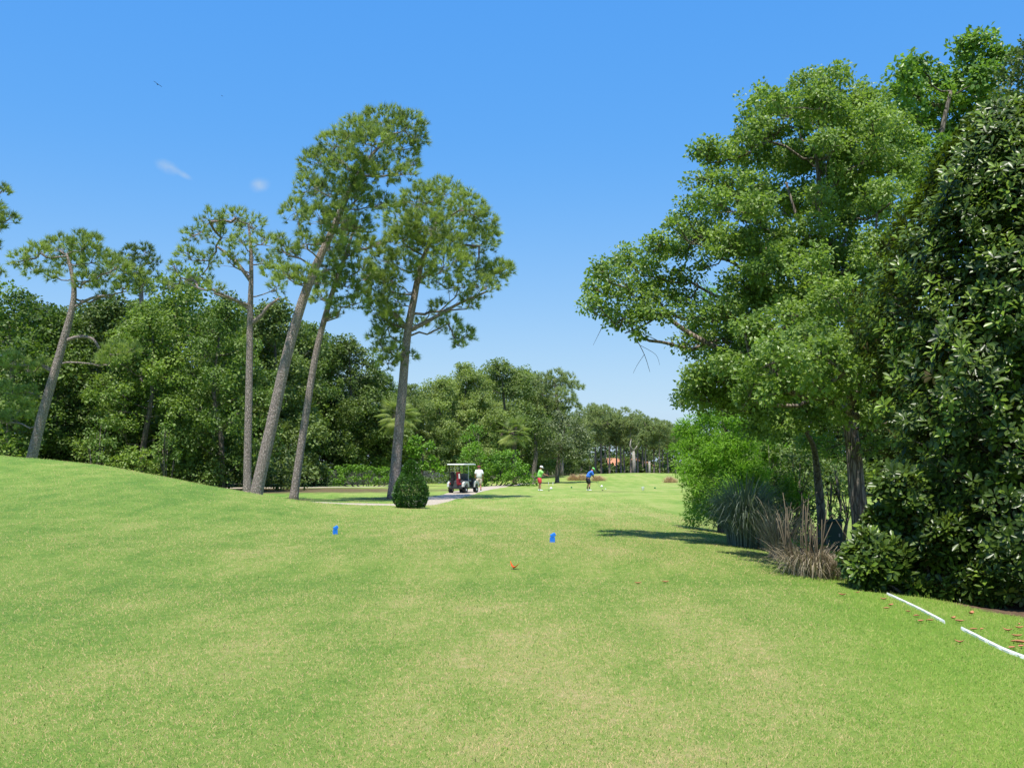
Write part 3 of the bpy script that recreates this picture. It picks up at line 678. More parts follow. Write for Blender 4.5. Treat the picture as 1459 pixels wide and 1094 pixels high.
# mound of vines and hedge
def bush(name, label, cat, Y, blobs, mat, seed, rc=.35, dens=1.2, per=30, size=.18, tpl=DIAMOND, dys=.8, ys=1.0, zs=.85, stems=True, low=-.5, group=None, flat=.75):
    bl = px_blobs(blobs, Y, seed=seed, dys=dys, ys=ys, zs=zs)
    bx = sum(b[0] for b in bl) / len(bl); by = sum(b[1] for b in bl) / len(bl); base = Vector((bx, by, float(gz(bx, by))))
    root = thing(name, label, cat, base, group=group); bl = to_local(bl, base)
    me, C, B = leaf_crown(bl, rc, dens, per, size, tpl, mat, seed, low=low, flat=flat); link('foliage', me, root)
    if stems:
        G = Geo(); rn = random.Random(seed)
        for b in bl:
            c = Vector(b[:3]); f = Vector((c.x * .5, c.y * .5, float(gz(bx + c.x * .5, by + c.y * .5)) - base.z - .05)); m = f.lerp(c, .5) + Vector((rn.gauss(0, .1), rn.gauss(0, .1), 0))
            G.tube([f, m, c], [.05, .035, .015], 5)
            ids = np.nonzero(B == bl.index(b))[0]
            for _ in range(5):
                if len(ids): e = Vector(C[ids[rn.randrange(len(ids))]]); G.tube([m, m.lerp(e, .6) + Vector((0, 0, .05)), e], [.02, .014, .006], 3)
        link('stem', G.mesh('stem', M['bark']), root)
    return root
bush('vine_mound', 'bright green mound of vines smothering shrubs behind the golf cart', 'vine thicket', 88,
     [(670, 675, 16, 0), (690, 665, 19, 0), (712, 660, 19, 0), (732, 668, 18, 0), (748, 678, 13, 0), (700, 682, 14, -1), (722, 684, 13, -1), (682, 650, 12, 1), (672, 640, 12, 2), (668, 622, 11, 3), (680, 610, 10, 3), (660, 655, 12, 1), (742, 688, 8, -1), (658, 684, 10, 0), (726, 650, 11, 1), (690, 688, 8, -1), (755, 690, 6, -1)],
     M['vine'], 41, rc=.42, dens=1.3, per=34, size=.2)
bush('vine_hedge', 'sunlit vine-covered hedge along the chain-link fence left of the pine trunk', 'hedge', 87.4,
     [(486, 672, 10), (500, 671, 10), (514, 672, 10), (528, 672, 10), (542, 673, 10), (554, 675, 9), (490, 685, 7, -.8), (506, 685, 7, -.8), (522, 685, 7, -.8), (540, 686, 7, -.8), (470, 678, 8), (478, 688, 6, -.8), (566, 678, 8), (580, 680, 8), (553, 686, 6, -.8)], M['vine'], 42, rc=.28, dens=1.2, per=28, size=.17, dys=.4)
bush('hedge', 'shaded dark hedge between the two leaning pines, left of the sunlit vine hedge', 'hedge', 88,
     [(432, 676, 10), (446, 675, 10), (458, 676, 9), (436, 688, 8, -.8), (450, 688, 8, -.8), (463, 687, 7, -.8), (420, 680, 10), (405, 682, 10)], M['oak'], 43, rc=.28, dens=1.2, per=26, size=.17, dys=.4)
bush('low_hedge', 'low green plants at the foot of the white picket fence', 'hedge', 100,
     [(606, 684, 6), (616, 685, 5), (626, 685, 5), (636, 684, 6), (645, 684, 6), (654, 684, 6)], M['sweet'], 44, rc=.25, dens=1.2, per=24, size=.18, dys=.3, stems=False)
bush('undergrowth_shrub', 'light green sapling against the dark wood, above the middle of the mound slope', 'shrub', 60,
     [(232, 640, 12), (240, 625, 12), (228, 655, 10), (248, 650, 10), (236, 610, 8)], M['sweet'], 45, rc=.3, dens=1.0, per=26, size=.17)
bush('undergrowth_shrub', 'light green sapling left of the crooked pine foot, half hidden by the mound', 'shrub', 60,
     [(138, 620, 12), (150, 634, 12), (128, 634, 10), (144, 605, 9), (140, 650, 12)], M['sweet'], 46, rc=.3, dens=1.0, per=26, size=.17)
def understory():
    g = random.Random(5); bl = []
    for i in range(70):
        px = g.uniform(-120, 420); Y = g.uniform(66, 76); p = onground(px, Y); r = g.uniform(.8, 1.7); bl.append((p.x, p.y, p.z + g.uniform(.3, 2.2), r, r, r * .8))
    for i in range(26):
        px = g.uniform(400, 660); Y = g.uniform(102, 112); p = onground(px, Y); r = g.uniform(.9, 1.7); bl.append((p.x, p.y, p.z + g.uniform(.3, 2.0), r, r, r * .8))
    me, C, B = leaf_crown(bl, .5, .9, 24, .26, DIAMOND, M['oak'], 55, low=-.6)
    tag(link('understory', me), 'dark tangled undergrowth filling the floor of the woods', 'undergrowth', kind='stuff')
understory()

# fan palms
def palm(label, px, py, Y, rpx, seed, lean=0):
    c = at(px, py, Y); b = onground(px + lean, Y); root = thing('palm_tree', label, 'palm tree', b); g = np.random.default_rng(seed); rn = random.Random(seed)
    c = c - b; G = Geo(); G.tube([Vector((0, 0, -.1)), Vector((c.x * .3, 0, c.z * .5)), c], [.22, .19, .21], 9); link('trunk', G.mesh('trunk', M['bark']), root)
    rad = rpx * Y / F; P, D, N, L, W, T = [], [], [], [], [], []; S = Geo()
    for i in range(34):
        az = i * 2.4; el = math.radians(rn.uniform(-50, 80)); d = Vector((math.cos(az) * math.cos(el), math.sin(az) * math.cos(el), math.sin(el)))
        stalk = rad * rn.uniform(.4, .6); h = c + d * stalk; S.tube([c, c.lerp(h, .5) + Vector((0, 0, .06)), h], [.03, .022, .015], 4)
        fl = rad * rn.uniform(.5, .62); side = d.cross(Vector((0, 0, 1))).normalized() if abs(d.z) < .95 else Vector((1, 0, 0)); nn = side.cross(d).normalized(); tn = rn.uniform(0, 1) * .6 + (.3 if el < 0 else .0)
        for k in range(22):
            a = math.radians(-100 + 200 * k / 21); q = (d * math.cos(a) + side * math.sin(a)); q = (q + Vector((0, 0, -.35))).normalized()
            P.append(h); D.append(q); N.append(nn); L.append(fl * (.8 + .2 * math.cos(a))); W.append(fl * .17); T.append(min(1, tn + rn.uniform(0, .25)))
    V, Tf, ti = scatter(LANCE, np.array(P), np.array(D), np.array(N), np.array(L), np.array(T), np.array(W) * 1.6)
    link('crown', npmesh('crown', V, Tf, M['palm'], ti), root); link('stalks', S.mesh('stalks', M['bark']), root)
palm('fan palm partly hidden by the pine trunk behind the clipped bush', 566, 592, 84, 34, 61)
palm('fan palm rising out of the top of the vine mound', 733, 616, 92, 28, 62)

# ------------------------------------------------------------------ far pines, houses and the wood beyond
def far_pine_model(seed, H=12.5, mat=None):
    g = random.Random(seed); bl = []
    for i in range(15):
        h = g.uniform(.52, .97); r = (1.0 - abs(h - .75) * 2.2) * 3.0; a = g.uniform(0, 6.28); d = r * g.uniform(.2, .9); s = g.uniform(.8, 1.3); bl.append((d * math.cos(a), d * math.sin(a), h * H, s, s, s * .7))
    me, C, B = needle_crown(bl, 70, 24, .45, .05, M['needles_hazed'], seed); root = thing('pine_tree', 'placeholder', 'pine tree'); G = Geo()
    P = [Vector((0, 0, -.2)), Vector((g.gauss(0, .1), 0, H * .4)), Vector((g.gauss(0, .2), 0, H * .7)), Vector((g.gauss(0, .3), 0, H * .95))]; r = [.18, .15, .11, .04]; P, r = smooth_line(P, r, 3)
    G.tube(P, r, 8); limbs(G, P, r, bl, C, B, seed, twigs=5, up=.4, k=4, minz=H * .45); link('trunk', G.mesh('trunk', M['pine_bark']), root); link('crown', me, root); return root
fp = [far_pine_model(201), far_pine_model(202), far_pine_model(203)]; fused = [False] * 3
def farpine(pi, px, top, Y, label, group=None):
    base = onground(px, Y); s = (at(px, top, Y).z - base.z) / 12.5; rz = px * .61
    if not fused[pi]:
        o = fp[pi]; fused[pi] = True; o.location = base; o.rotation_euler = (0, 0, rz); o.scale = (s, s, s); o['label'] = label
        if group: o['group'] = group
    else: copy_thing(fp[pi], base, rz, (s, s, s), label, group)
GF = 'tall bare-trunked pines at the far end of the fairway'
for i, (px, top, Y, lab) in enumerate([
        (856, 572, 148, 'far pine with the stout pale trunk directly right of the golfer in blue'), (868, 580, 156, 'far pine with a dark trunk, between the stout pale one and the orange roofs'),
        (877, 590, 150, 'thin far pine whose trunk crosses the middle orange roof'), (884, 588, 160, 'thin far pine between the two orange roofs'), (898, 583, 148, 'far pine with a pale trunk beside the dead snag'),
        (921, 592, 142, 'far pine with straight pale trunk on the fairway crest, left of the grass tuft'), (931, 600, 152, 'thin dark far pine left of the last pale trunk'),
        (939, 598, 142, 'far pine with the pale trunk nearest the dry grass tuft'), (952, 600, 148, 'rightmost far pine beside the feathery green tree')]):
    farpine(i % 3, px, top, Y, lab, GF)
for i, (px, top, Y) in enumerate([(840, 585, 168), (848, 578, 172), (890, 592, 176), (908, 590, 172), (915, 598, 180), (944, 603, 178), (962, 604, 172), (975, 606, 165), (990, 606, 170), (862, 590, 182), (828, 585, 170)]):
    farpine(i % 3, px, top, Y, 'pine in the back rank of the far wood, %s from the left' % ORD[sorted((840, 848, 890, 908, 915, 944, 962, 975, 990, 862, 828)).index(px)], 'back rank of pines at the far end')
# dead snag and the sawn stump
b = onground(902, 146); r_ = thing('dead_tree', 'bare forked grey-brown snag among the far pines', 'dead tree', b); G = Geo(); G.tube([(0, 0, -.2), (.1, 0, 2), (0, 0, 4)], [.32, .26, .2], 8); G.tube([(0, 0, 3.9), (-.5, 0, 4.8), (-.3, 0, 5.8)], [.18, .12, .04], 6); G.tube([(0, 0, 3.9), (.5, .1, 4.6), (.9, .1, 5.4)], [.16, .1, .04], 6); link('trunk', G.mesh('trunk', M['limb']), r_)
b = onground(924.5, 141); r_ = thing('tree_stump', 'short sawn-off pale trunk beside the far pine left of the grass tuft', 'stump', b); G = Geo(); G.tube([(0, 0, -.2), (.02, 0, 1), (0, 0, 2.3)], [.17, .15, .14], 8); link('trunk', G.mesh('trunk', M['limb']), r_)
def farwood():
    g = random.Random(9); bl = []
    for i in range(130):
        px = g.uniform(700, 1120); Y = g.uniform(215, 250); p = onground(px, Y); r = g.uniform(2.0, 3.4); bl.append((p.x, p.y, p.z + g.uniform(1, 8.5), r, r, r * .8))
    for i in range(60):
        px = g.uniform(826, 1000); Y = g.uniform(176, 186); p = onground(px, Y); r = g.uniform(1.0, 1.7); bl.append((p.x, p.y, p.z + g.uniform(.5, 1.3) , r, r, r * .7))
    me, C, B = leaf_crown(bl, 1.0, 1.0, 18, .6, DIAMOND, M['oak'], 77, low=-.6)
    tag(link('distant_wood', me), 'hazy far-off wood closing the end of the fairway', 'wood', kind='stuff')
farwood()
def house(label, px, Y, wdt, dep, hw, hr, rz):
    b = onground(px, Y); r = thing('house', label, 'house', b, rz); G = Geo(); G.box((0, 0, hw / 2), (wdt, dep, hw)); G.build('wall', M['tan_wall'], r, False)
    G = Geo(); e = .5; V = [(-wdt / 2 - e, -dep / 2 - e, hw), (wdt / 2 + e, -dep / 2 - e, hw), (wdt / 2 + e, dep / 2 + e, hw), (-wdt / 2 - e, dep / 2 + e, hw), (-wdt * .22, 0, hw + hr), (wdt * .22, 0, hw + hr)]
    V = [(x, y, z + .004) for x, y, z in V]
    G.add(V, [(3, 2, 1, 0), (0, 1, 5, 4), (1, 2, 5), (2, 3, 4, 5), (3, 0, 4)]); G.build('roof', M['orange_roof'], r, False)
    for k in range(-1, 2):
        G = Geo(); G.box((k * wdt * .3, -dep / 2 - .02, hw * .52), (1.3, .1, 1.2)); wn = G.build('window', M['glass'], r, False)
        G = Geo(); G.box((k * wdt * .3, -dep / 2 - .03, hw * .52 - .68), (1.5, .16, .1)); G.build('sill', M['white'], wn, False)
house('orange-roofed house glimpsed behind the thin far pines, right of the golfer in blue', 872, 196, 7.5, 8, 2.1, 1.5, .08)
house('second orange-roofed house farther right, mostly behind the pale pine trunk by the dead snag', 901, 198, 7.5, 8, 2.1, 1.5, -.05)
for i, (px, hh, Y) in enumerate([(852, 4.5, 182), (861, 3.6, 185), (888, 4.2, 188), (902, 3.4, 186), (909, 4.5, 183), (918, 5, 188), (857, 5, 184), (895, 3.6, 184)]):
    b_ = onground(px, Y); s_ = hh / 14; copy_thing(protos[i % 5], b_, i * 1.3, (s_, s_, s_), 'small rounded tree near the orange-roofed houses, %s from the left of its row' % ORD[sorted((852, 861, 888, 902, 909, 918, 857, 895)).index(px)], 'small trees in front of the far houses')

# tufts of dry ornamental grass
def grass_clump(name, label, cat, loc, rad, h, n, mat, seed, width=.012, arch=.6, stemfrac=0, lean=(0, 0), group=None, partname='blades', base=.35, spread=1.0, tangle=False):
    g = np.random.default_rng(seed); root = thing(name, label, cat, loc, group=group); K = 6; V = []; T = []; ti = []
    for i in range(n):
        a = g.uniform(0, 6.283); q = g.uniform(0, 1) ** .6; d = np.array([math.cos(a), math.sin(a), 0]); p = d * rad * base * q * g.uniform(.2, 1); L = h * g.uniform(.55, 1.15) * (1 - (.5 * q if base > 1 else 0)); sp = g.uniform(.25, 1.0) * rad * spread
        side = np.array([-d[1], d[0], 0]); tn = g.random(); k0 = len(V); gzv = float(gz(loc[0] + p[0], loc[1] + p[1])) - loc[2]
        ar = arch * g.uniform(.5, 1.4); sway = np.array([g.normal(0, .16), g.normal(0, .16), 0]) * (L if tangle else 0); kink = g.uniform(.3, .9)
        for s in range(K + 1):
            t = s / K; pos = p + d * sp * t ** 1.5 + sway * math.sin(t * 3.0 * kink) + np.array([lean[0] * t, lean[1] * t, gzv + L * (t - ar * t ** 2.6 * .55)]); wv = width * (1 - t) ** .6 * .5 + .0006
            V.append(pos - side * wv); V.append(pos + side * wv); ti += [tn, tn]
        for s in range(K): T.append((k0 + 2 * s, k0 + 2 * s + 1, k0 + 2 * s + 3, k0 + 2 * s + 2))
    link(partname, npmesh(partname, np.array(V), np.array(T), mat, np.array(ti)), root); return root
for i, (px, py, rr, hh, lab) in enumerate([(817, 684.5, .9, .95, 'dry tan ornamental grass tuft left of the golfer in blue, far left one'), (829, 684.5, 1.2, 1.0, 'dry tan ornamental grass tuft just left of the golfer in blue'),
        (852, 685, 1.2, .85, 'dry tan ornamental grass tuft right behind the hands of the golfer in blue'), (955, 687.5, 1.0, .9, 'dry tan ornamental grass tuft alone on the right of the fairway')]):
    grass_clump('grass_tuft', lab, 'ornamental grass', gpt(px, py), rr * .85, hh, 700, M['tuft'], 300 + i, width=.03, arch=.3, base=1.1, spread=.45, group='dry grass tufts along the far fairway')

# ------------------------------------------------------------------ right-hand trees
tall_blobs = [(1105, 148, 26), (1150, 128, 28), (1188, 122, 26), (1215, 150, 26), (1080, 178, 20), (1068, 165, 12), (1120, 180, 32), (1165, 170, 34), (1205, 190, 32), (1245, 185, 28), (1280, 210, 30),
    (1012, 228, 24), (1045, 225, 20), (1065, 205, 16), (1080, 235, 30), (1120, 235, 34), (1170, 235, 38), (1225, 245, 38), (1000, 255, 16), (1035, 265, 24), (1015, 290, 22), (980, 305, 22), (960, 330, 16), (1050, 300, 32), (1100, 295, 36), (1155, 300, 40), (1215, 305, 40), (1265, 290, 34),
    (1000, 335, 28), (1035, 355, 28), (1080, 355, 34), (1130, 365, 38), (1190, 370, 40), (1250, 360, 36), (960, 362, 24), (930, 358, 20), (940, 345, 12),
    (868, 388, 24), (898, 378, 24), (925, 392, 24), (850, 412, 16), (878, 420, 26), (912, 425, 26), (943, 415, 24), (838, 436, 14), (860, 445, 18), (890, 452, 22), (925, 450, 24), (955, 445, 18), (912, 478, 10), (880, 468, 12), (968, 492, 10, 0), (975, 430, 20), (975, 398, 16), (1000, 385, 12),
    (1000, 455, 22), (1030, 445, 22), (1060, 405, 30), (1070, 450, 32), (1105, 430, 34), (1150, 440, 40), (1205, 440, 42), (1255, 430, 36), (1030, 480, 24), (1000, 500, 18), (1060, 500, 28), (1100, 490, 30), (1150, 510, 36), (1210, 505, 38), (1260, 500, 30),
    (995, 545, 22), (1025, 530, 26), (975, 575, 14), (1065, 545, 28), (1105, 560, 26), (1015, 575, 26), (1190, 560, 28), (1235, 570, 26), (1070, 590, 24), (1230, 620, 18, 2), (1100, 620, 22, 2), (1165, 640, 24, 3)]
g_ = random.Random(3); tb = []
tall_blobs += [(1010, 520, 20), (990, 565, 20), (1040, 560, 26), (1085, 520, 26), (1130, 540, 28), (1170, 480, 30), (1060, 430, 24), (1100, 380, 26), (1160, 330, 28), (1210, 380, 30), (1240, 300, 30), (1190, 270, 28), (1260, 540, 26), (1275, 450, 26), (1045, 520, 20), (1275, 600, 22), (1255, 640, 18), (1080, 615, 20)]
POLY = [(1110, 150), (1150, 118), (1220, 140), (1290, 215), (1300, 400), (1285, 640), (1180, 590), (1090, 610), (1000, 590), (985, 560), (1030, 510), (990, 475), (1005, 440), (1035, 440), (1030, 400), (985, 385), (985, 340), (1010, 300), (1060, 300), (1070, 220)]
def inside(x, y):
    c = False; n = len(POLY)
    for i in range(n):
        (x1, y1), (x2, y2) = POLY[i], POLY[(i + 1) % n]
        if (y1 > y) != (y2 > y) and x < (x2 - x1) * (y - y1) / (y2 - y1) + x1: c = not c
    return c
tall_blobs += [(1088, 152, 22, 0), (1070, 192, 20, 1), (1238, 152, 24, 0), (1262, 180, 26, 1), (1292, 238, 28, 1), (1008, 218, 18, 0), (1310, 300, 26, 2), (1300, 400, 28, 2), (1295, 480, 26, 2)]
tall_blobs += [(1040, 520, 20, -3.4), (1075, 540, 22, -4), (1110, 520, 22, -4.2), (1150, 530, 24, -4.4), (1190, 500, 26, -4.6), (1225, 540, 26, -4.2), (1090, 470, 24, -3.6), (1140, 455, 26, -4), (1190, 430, 28, -4), (1240, 460, 26, -4), (1100, 560, 20, -5), (1060, 480, 22, -3.2), (1160, 380, 26, -3.4), (1215, 590, 20, -4), (1095, 520, 28, -5), (1130, 560, 28, -5), (1165, 545, 28, -5.4), (1200, 560, 26, -5), (1080, 560, 22, -3), (1230, 500, 26, -5.4), (1150, 490, 26, -5.6), (1060, 575, 18, -3.5), (1105, 505, 22, -6), (1140, 515, 24, -6.2), (1175, 500, 24, -6.2), (1205, 530, 22, -6), (1160, 555, 18, -6)]
k_ = 0
while k_ < 75:
    x, y = g_.uniform(990, 1290), g_.uniform(130, 640)
    if inside(x, y): tall_blobs.append((x, y, g_.uniform(16, 27))); k_ += 1
for b in tall_blobs:
    b = (b[0], b[1], b[2] * (1.14 if b[0] > 960 else 1.05)) + tuple(b[3:])
    if len(b) == 3:
        edge = min(1, max(0, (b[0] - 900) / 200)); tb.append(b + (g_.uniform(-2.6, 2.6) * edge + g_.uniform(-.9, .9),))
    else: tb.append(b)
tree('broadleaf_tree', 'big spreading tree with twisted pale trunk and a long limb reaching over the fairway', 'tree', 21.5,
     [(1228, 784, 17), (1226, 740, 15.5), (1220, 690, 14.5), (1216, 640, 13.5), (1208, 590, 12), (1195, 520, 10), (1180, 440, 8), (1172, 350, 6.5), (1168, 270, 4.5), (1160, 200, 2.5)],
     tb, 'leaf', 401, M['pale_bark'], rc=.21, dens=2.7, per=46, size=.084, mat=M['tallow'], r0=.16, twigs=9, tw=.010, minpy=640,
     extra=[[(1212, 600, 8, 0), (1165, 545, 7, 0), (1120, 520, 6.2, -.3), (1060, 510, 5.4, -.4), (1010, 490, 4.6, -.2), (965, 463, 3.8, 0), (945, 440, 2.8, 0), (930, 410, 1.8, 0)], [(1185, 470, 6), (1130, 430, 4.5), (1080, 400, 3.6), (1040, 372, 2.8), (1010, 368, 1.6)], [(945, 445, 2, 0), (920, 462, 1.6, 0), (890, 475, 1, 0)], [(1174, 380, 4), (1140, 320, 3), (1120, 260, 2)], [(1172, 400, 4), (1210, 330, 3), (1240, 260, 2)],
            [(905, 480, .8, 0), (918, 505, .5, 0), (926, 530, .3, 0)], [(918, 505, .4, 0), (908, 520, .3, 0), (902, 532, .2, 0)], [(912, 492, .4, 0), (934, 505, .3, 0), (940, 520, .2, 0)], [(860, 462, .6, 0), (850, 482, .3, 0), (845, 492, .2, 0)]])
tree('broadleaf_tree', 'low bright green leafy tree in front of the dark trunk, above the dry grass clump', 'tree', 20.3,
     [(1172, 772, 9, 2.6), (1170, 730, 8, 2.6), (1166, 690, 7.4, 2.6), (1160, 640, 5, 1.8), (1148, 615, 3, .6)],
     [(1120, 590, 24, 0), (1145, 578, 26, 0), (1165, 600, 22, 0), (1110, 610, 18, 0), (1138, 605, 24, -.6), (1180, 612, 10, 0)],
     'leaf', 402, M['bark'], rc=.2, dens=2.8, per=34, size=.085, r0=.16, mat=M['tallow'], twigs=8, tw=.008)
tree('broadleaf_tree', 'tree with tufted bright leaves whose crown stands against the sky above the magnolia', 'tree', 25,
     [(1345, 760, 14), (1342, 600, 12), (1335, 420, 9), (1330, 300, 7), (1340, 200, 5), (1355, 130, 3)],
     [(1285, 108, 22), (1310, 98, 20), (1270, 130, 16), (1300, 135, 26), (1335, 120, 22), (1345, 150, 24), (1290, 165, 20), (1320, 175, 24), (1375, 75, 20), (1398, 62, 18), (1420, 85, 18), (1385, 100, 22), (1410, 115, 24), (1430, 80, 10), (1375, 135, 24), (1400, 150, 28), (1360, 190, 24), (1430, 160, 28), (1300, 215, 22), (1335, 220, 24), (1380, 210, 28), (1440, 210, 28), (1310, 260, 26), (1360, 270, 28)],
     'leaf', 403, M['bark'], rc=.26, dens=3.6, per=30, size=.14, mat=M['hick'], twigs=9, tw=.012, minpy=420)
tree('broadleaf_tree', 'fine-leaved tree at the top right edge of the photo above the magnolia', 'tree', 19,
     [(1520, 860, 16), (1515, 600, 13), (1505, 350, 9), (1490, 200, 6), (1480, 110, 3)],
     [(1458, 72, 18), (1450, 112, 26), (1480, 90, 26), (1438, 148, 26), (1445, 90, 10), (1430, 175, 22), (1475, 145, 26), (1500, 110, 26), (1505, 160, 30), (1450, 180, 22), (1520, 200, 34), (1480, 190, 26), (1530, 130, 26)],
     'leaf', 404, M['bark'], rc=.22, dens=3.2, per=34, size=.08, mat=M['oak'], twigs=9, tw=.01, minpy=420)
# feathery light green tree
tree('feathery_tree', 'feathery bright yellow-green tree at the left end of the right-hand thicket', 'tree', 27.5,
     [(1030, 752, 9), (1030, 700, 8), (1032, 620, 6.5), (1034, 540, 5), (1036, 470, 3.4), (1038, 420, 1.6)],
     [(1012, 418, 9), (1028, 440, 10), (1015, 600, 20), (985, 618, 18), (965, 612, 9), (1000, 640, 22), (972, 640, 13), (1030, 640, 24), (985, 665, 18), (1010, 672, 22), (1045, 670, 24), (992, 695, 17), (1015, 705, 22), (1042, 700, 24), (998, 725, 18), (1020, 735, 16), (1060, 640, 22), (1070, 680, 24), (985, 740, 8), (1080, 720, 22), (1045, 600, 20), (1105, 690, 24), (1130, 720, 22), (1100, 650, 22, 1.5), (1050, 730, 16)],
     'leaf', 405, M['bark'], rc=.24, dens=3.6, per=66, size=.13, r0=.2, tpl=LANCE, mat=M['cypress'], twigs=7, tw=.008, dys=1.0, low=-.8)
# grass clumps
grass_clump('pampas_grass', 'large grey-green pampas grass clump with arching blades in the shade', 'pampas grass', gpt(1062, 779), 1.25, 2.15, 2000, M['pampas'], 410, width=.016, arch=1.0)
grass_clump('pampas_grass', 'half-dead brown and grey grass clump squeezed behind the tan dry clump', 'pampas grass', gpt(1112, 796), .6, 1.4, 450, M['drygrass'], 411, width=.014, arch=.8, base=.45, tangle=True)
dg = grass_clump('dry_grass_clump', 'tan dead grass clump with broken upright canes and drooping blades', 'dry grass', gpt(1160, 820),   .85, .8, 900, M['drygrass'], 412, width=.012, arch=1.25, base=.75, spread=.7, tangle=True)
G = Geo(); rn = random.Random(8)
for i in range(26):
    x = rn.uniform(-.5, .25); y = rn.uniform(-.1, .3); h = rn.uniform(.75, 1.3); G.tube([(x * .6, y, 0), (x * .9, y, h * .5), (x + rn.gauss(0, .08), y, h)], [.011, .010, .006], 5)
G.tube([(-.3, 0, 1.0), (.1, .05, 1.3)], [.008, .008], 5); G.tube([(.1, 0, .7), (.3, -.05, .95), (.5, -.1, .6), (.55, -.1, .2)], [.008, .007, .006, .004], 5)
link('cane', G.mesh('cane', M['drygrass']), dg)
bush('weed_shrub', 'small bright green weed sprouting through the tan dry grass clump', 'weed', 17.0, [(1138, 778, 12), (1158, 762, 12), (1148, 790, 11), (1172, 775, 9)], M['sweet'], 413, rc=.14, dens=.8, per=9, size=.14, tpl=LANCE, dys=.15)
bush('shrub', 'sparse light-leaved shrub behind the green utility box', 'shrub', 27, [(1185, 690, 16), (1200, 705, 18), (1180, 715, 15), (1208, 725, 14), (1195, 735, 14), (1190, 670, 13)], M['sweet'], 414, rc=.25, dens=.7, per=22, size=.09)
bush('shrub', 'dark shaded shrub filling the thicket behind the pampas grass', 'shrub', 28, [(1075, 730, 26), (1105, 720, 28), (1135, 735, 26), (1090, 690, 28), (1125, 690, 28), (1150, 705, 22), (1060, 700, 22), (1110, 750, 22), (1145, 755, 16), (1140, 660, 26), (1100, 650, 26)], M['oak'], 415, rc=.24, dens=2.4, per=26, size=.10)
# green utility box
b = gpt(1187, 784); r_ = thing('utility_box', 'dark green metal utility box standing between the thicket and the pale trunk', 'utility box', b, -.12)
G = Geo(); G.box((0, 0, .34), (.40, .36, .68)); G.build('cabinet', M['boxgreen'], r_, False, bevel=.012)
G = Geo(); G.prism([(-.21, .685), (.20, .685), (.20, .73), (-.19, .765), (-.22, .72)], -.22, .22); G.build('lid', M['boxgreen'], r_, False, bevel=.008)
G = Geo(); G.box((0, -.187, .36), (.32, .012, .52)); d_ = G.build('door', M['boxgreen'], r_, False, bevel=.004); G = Geo(); G.box((.12, -.20, .38), (.03, .02, .08)); G.build('handle', M['metal'], d_, False)

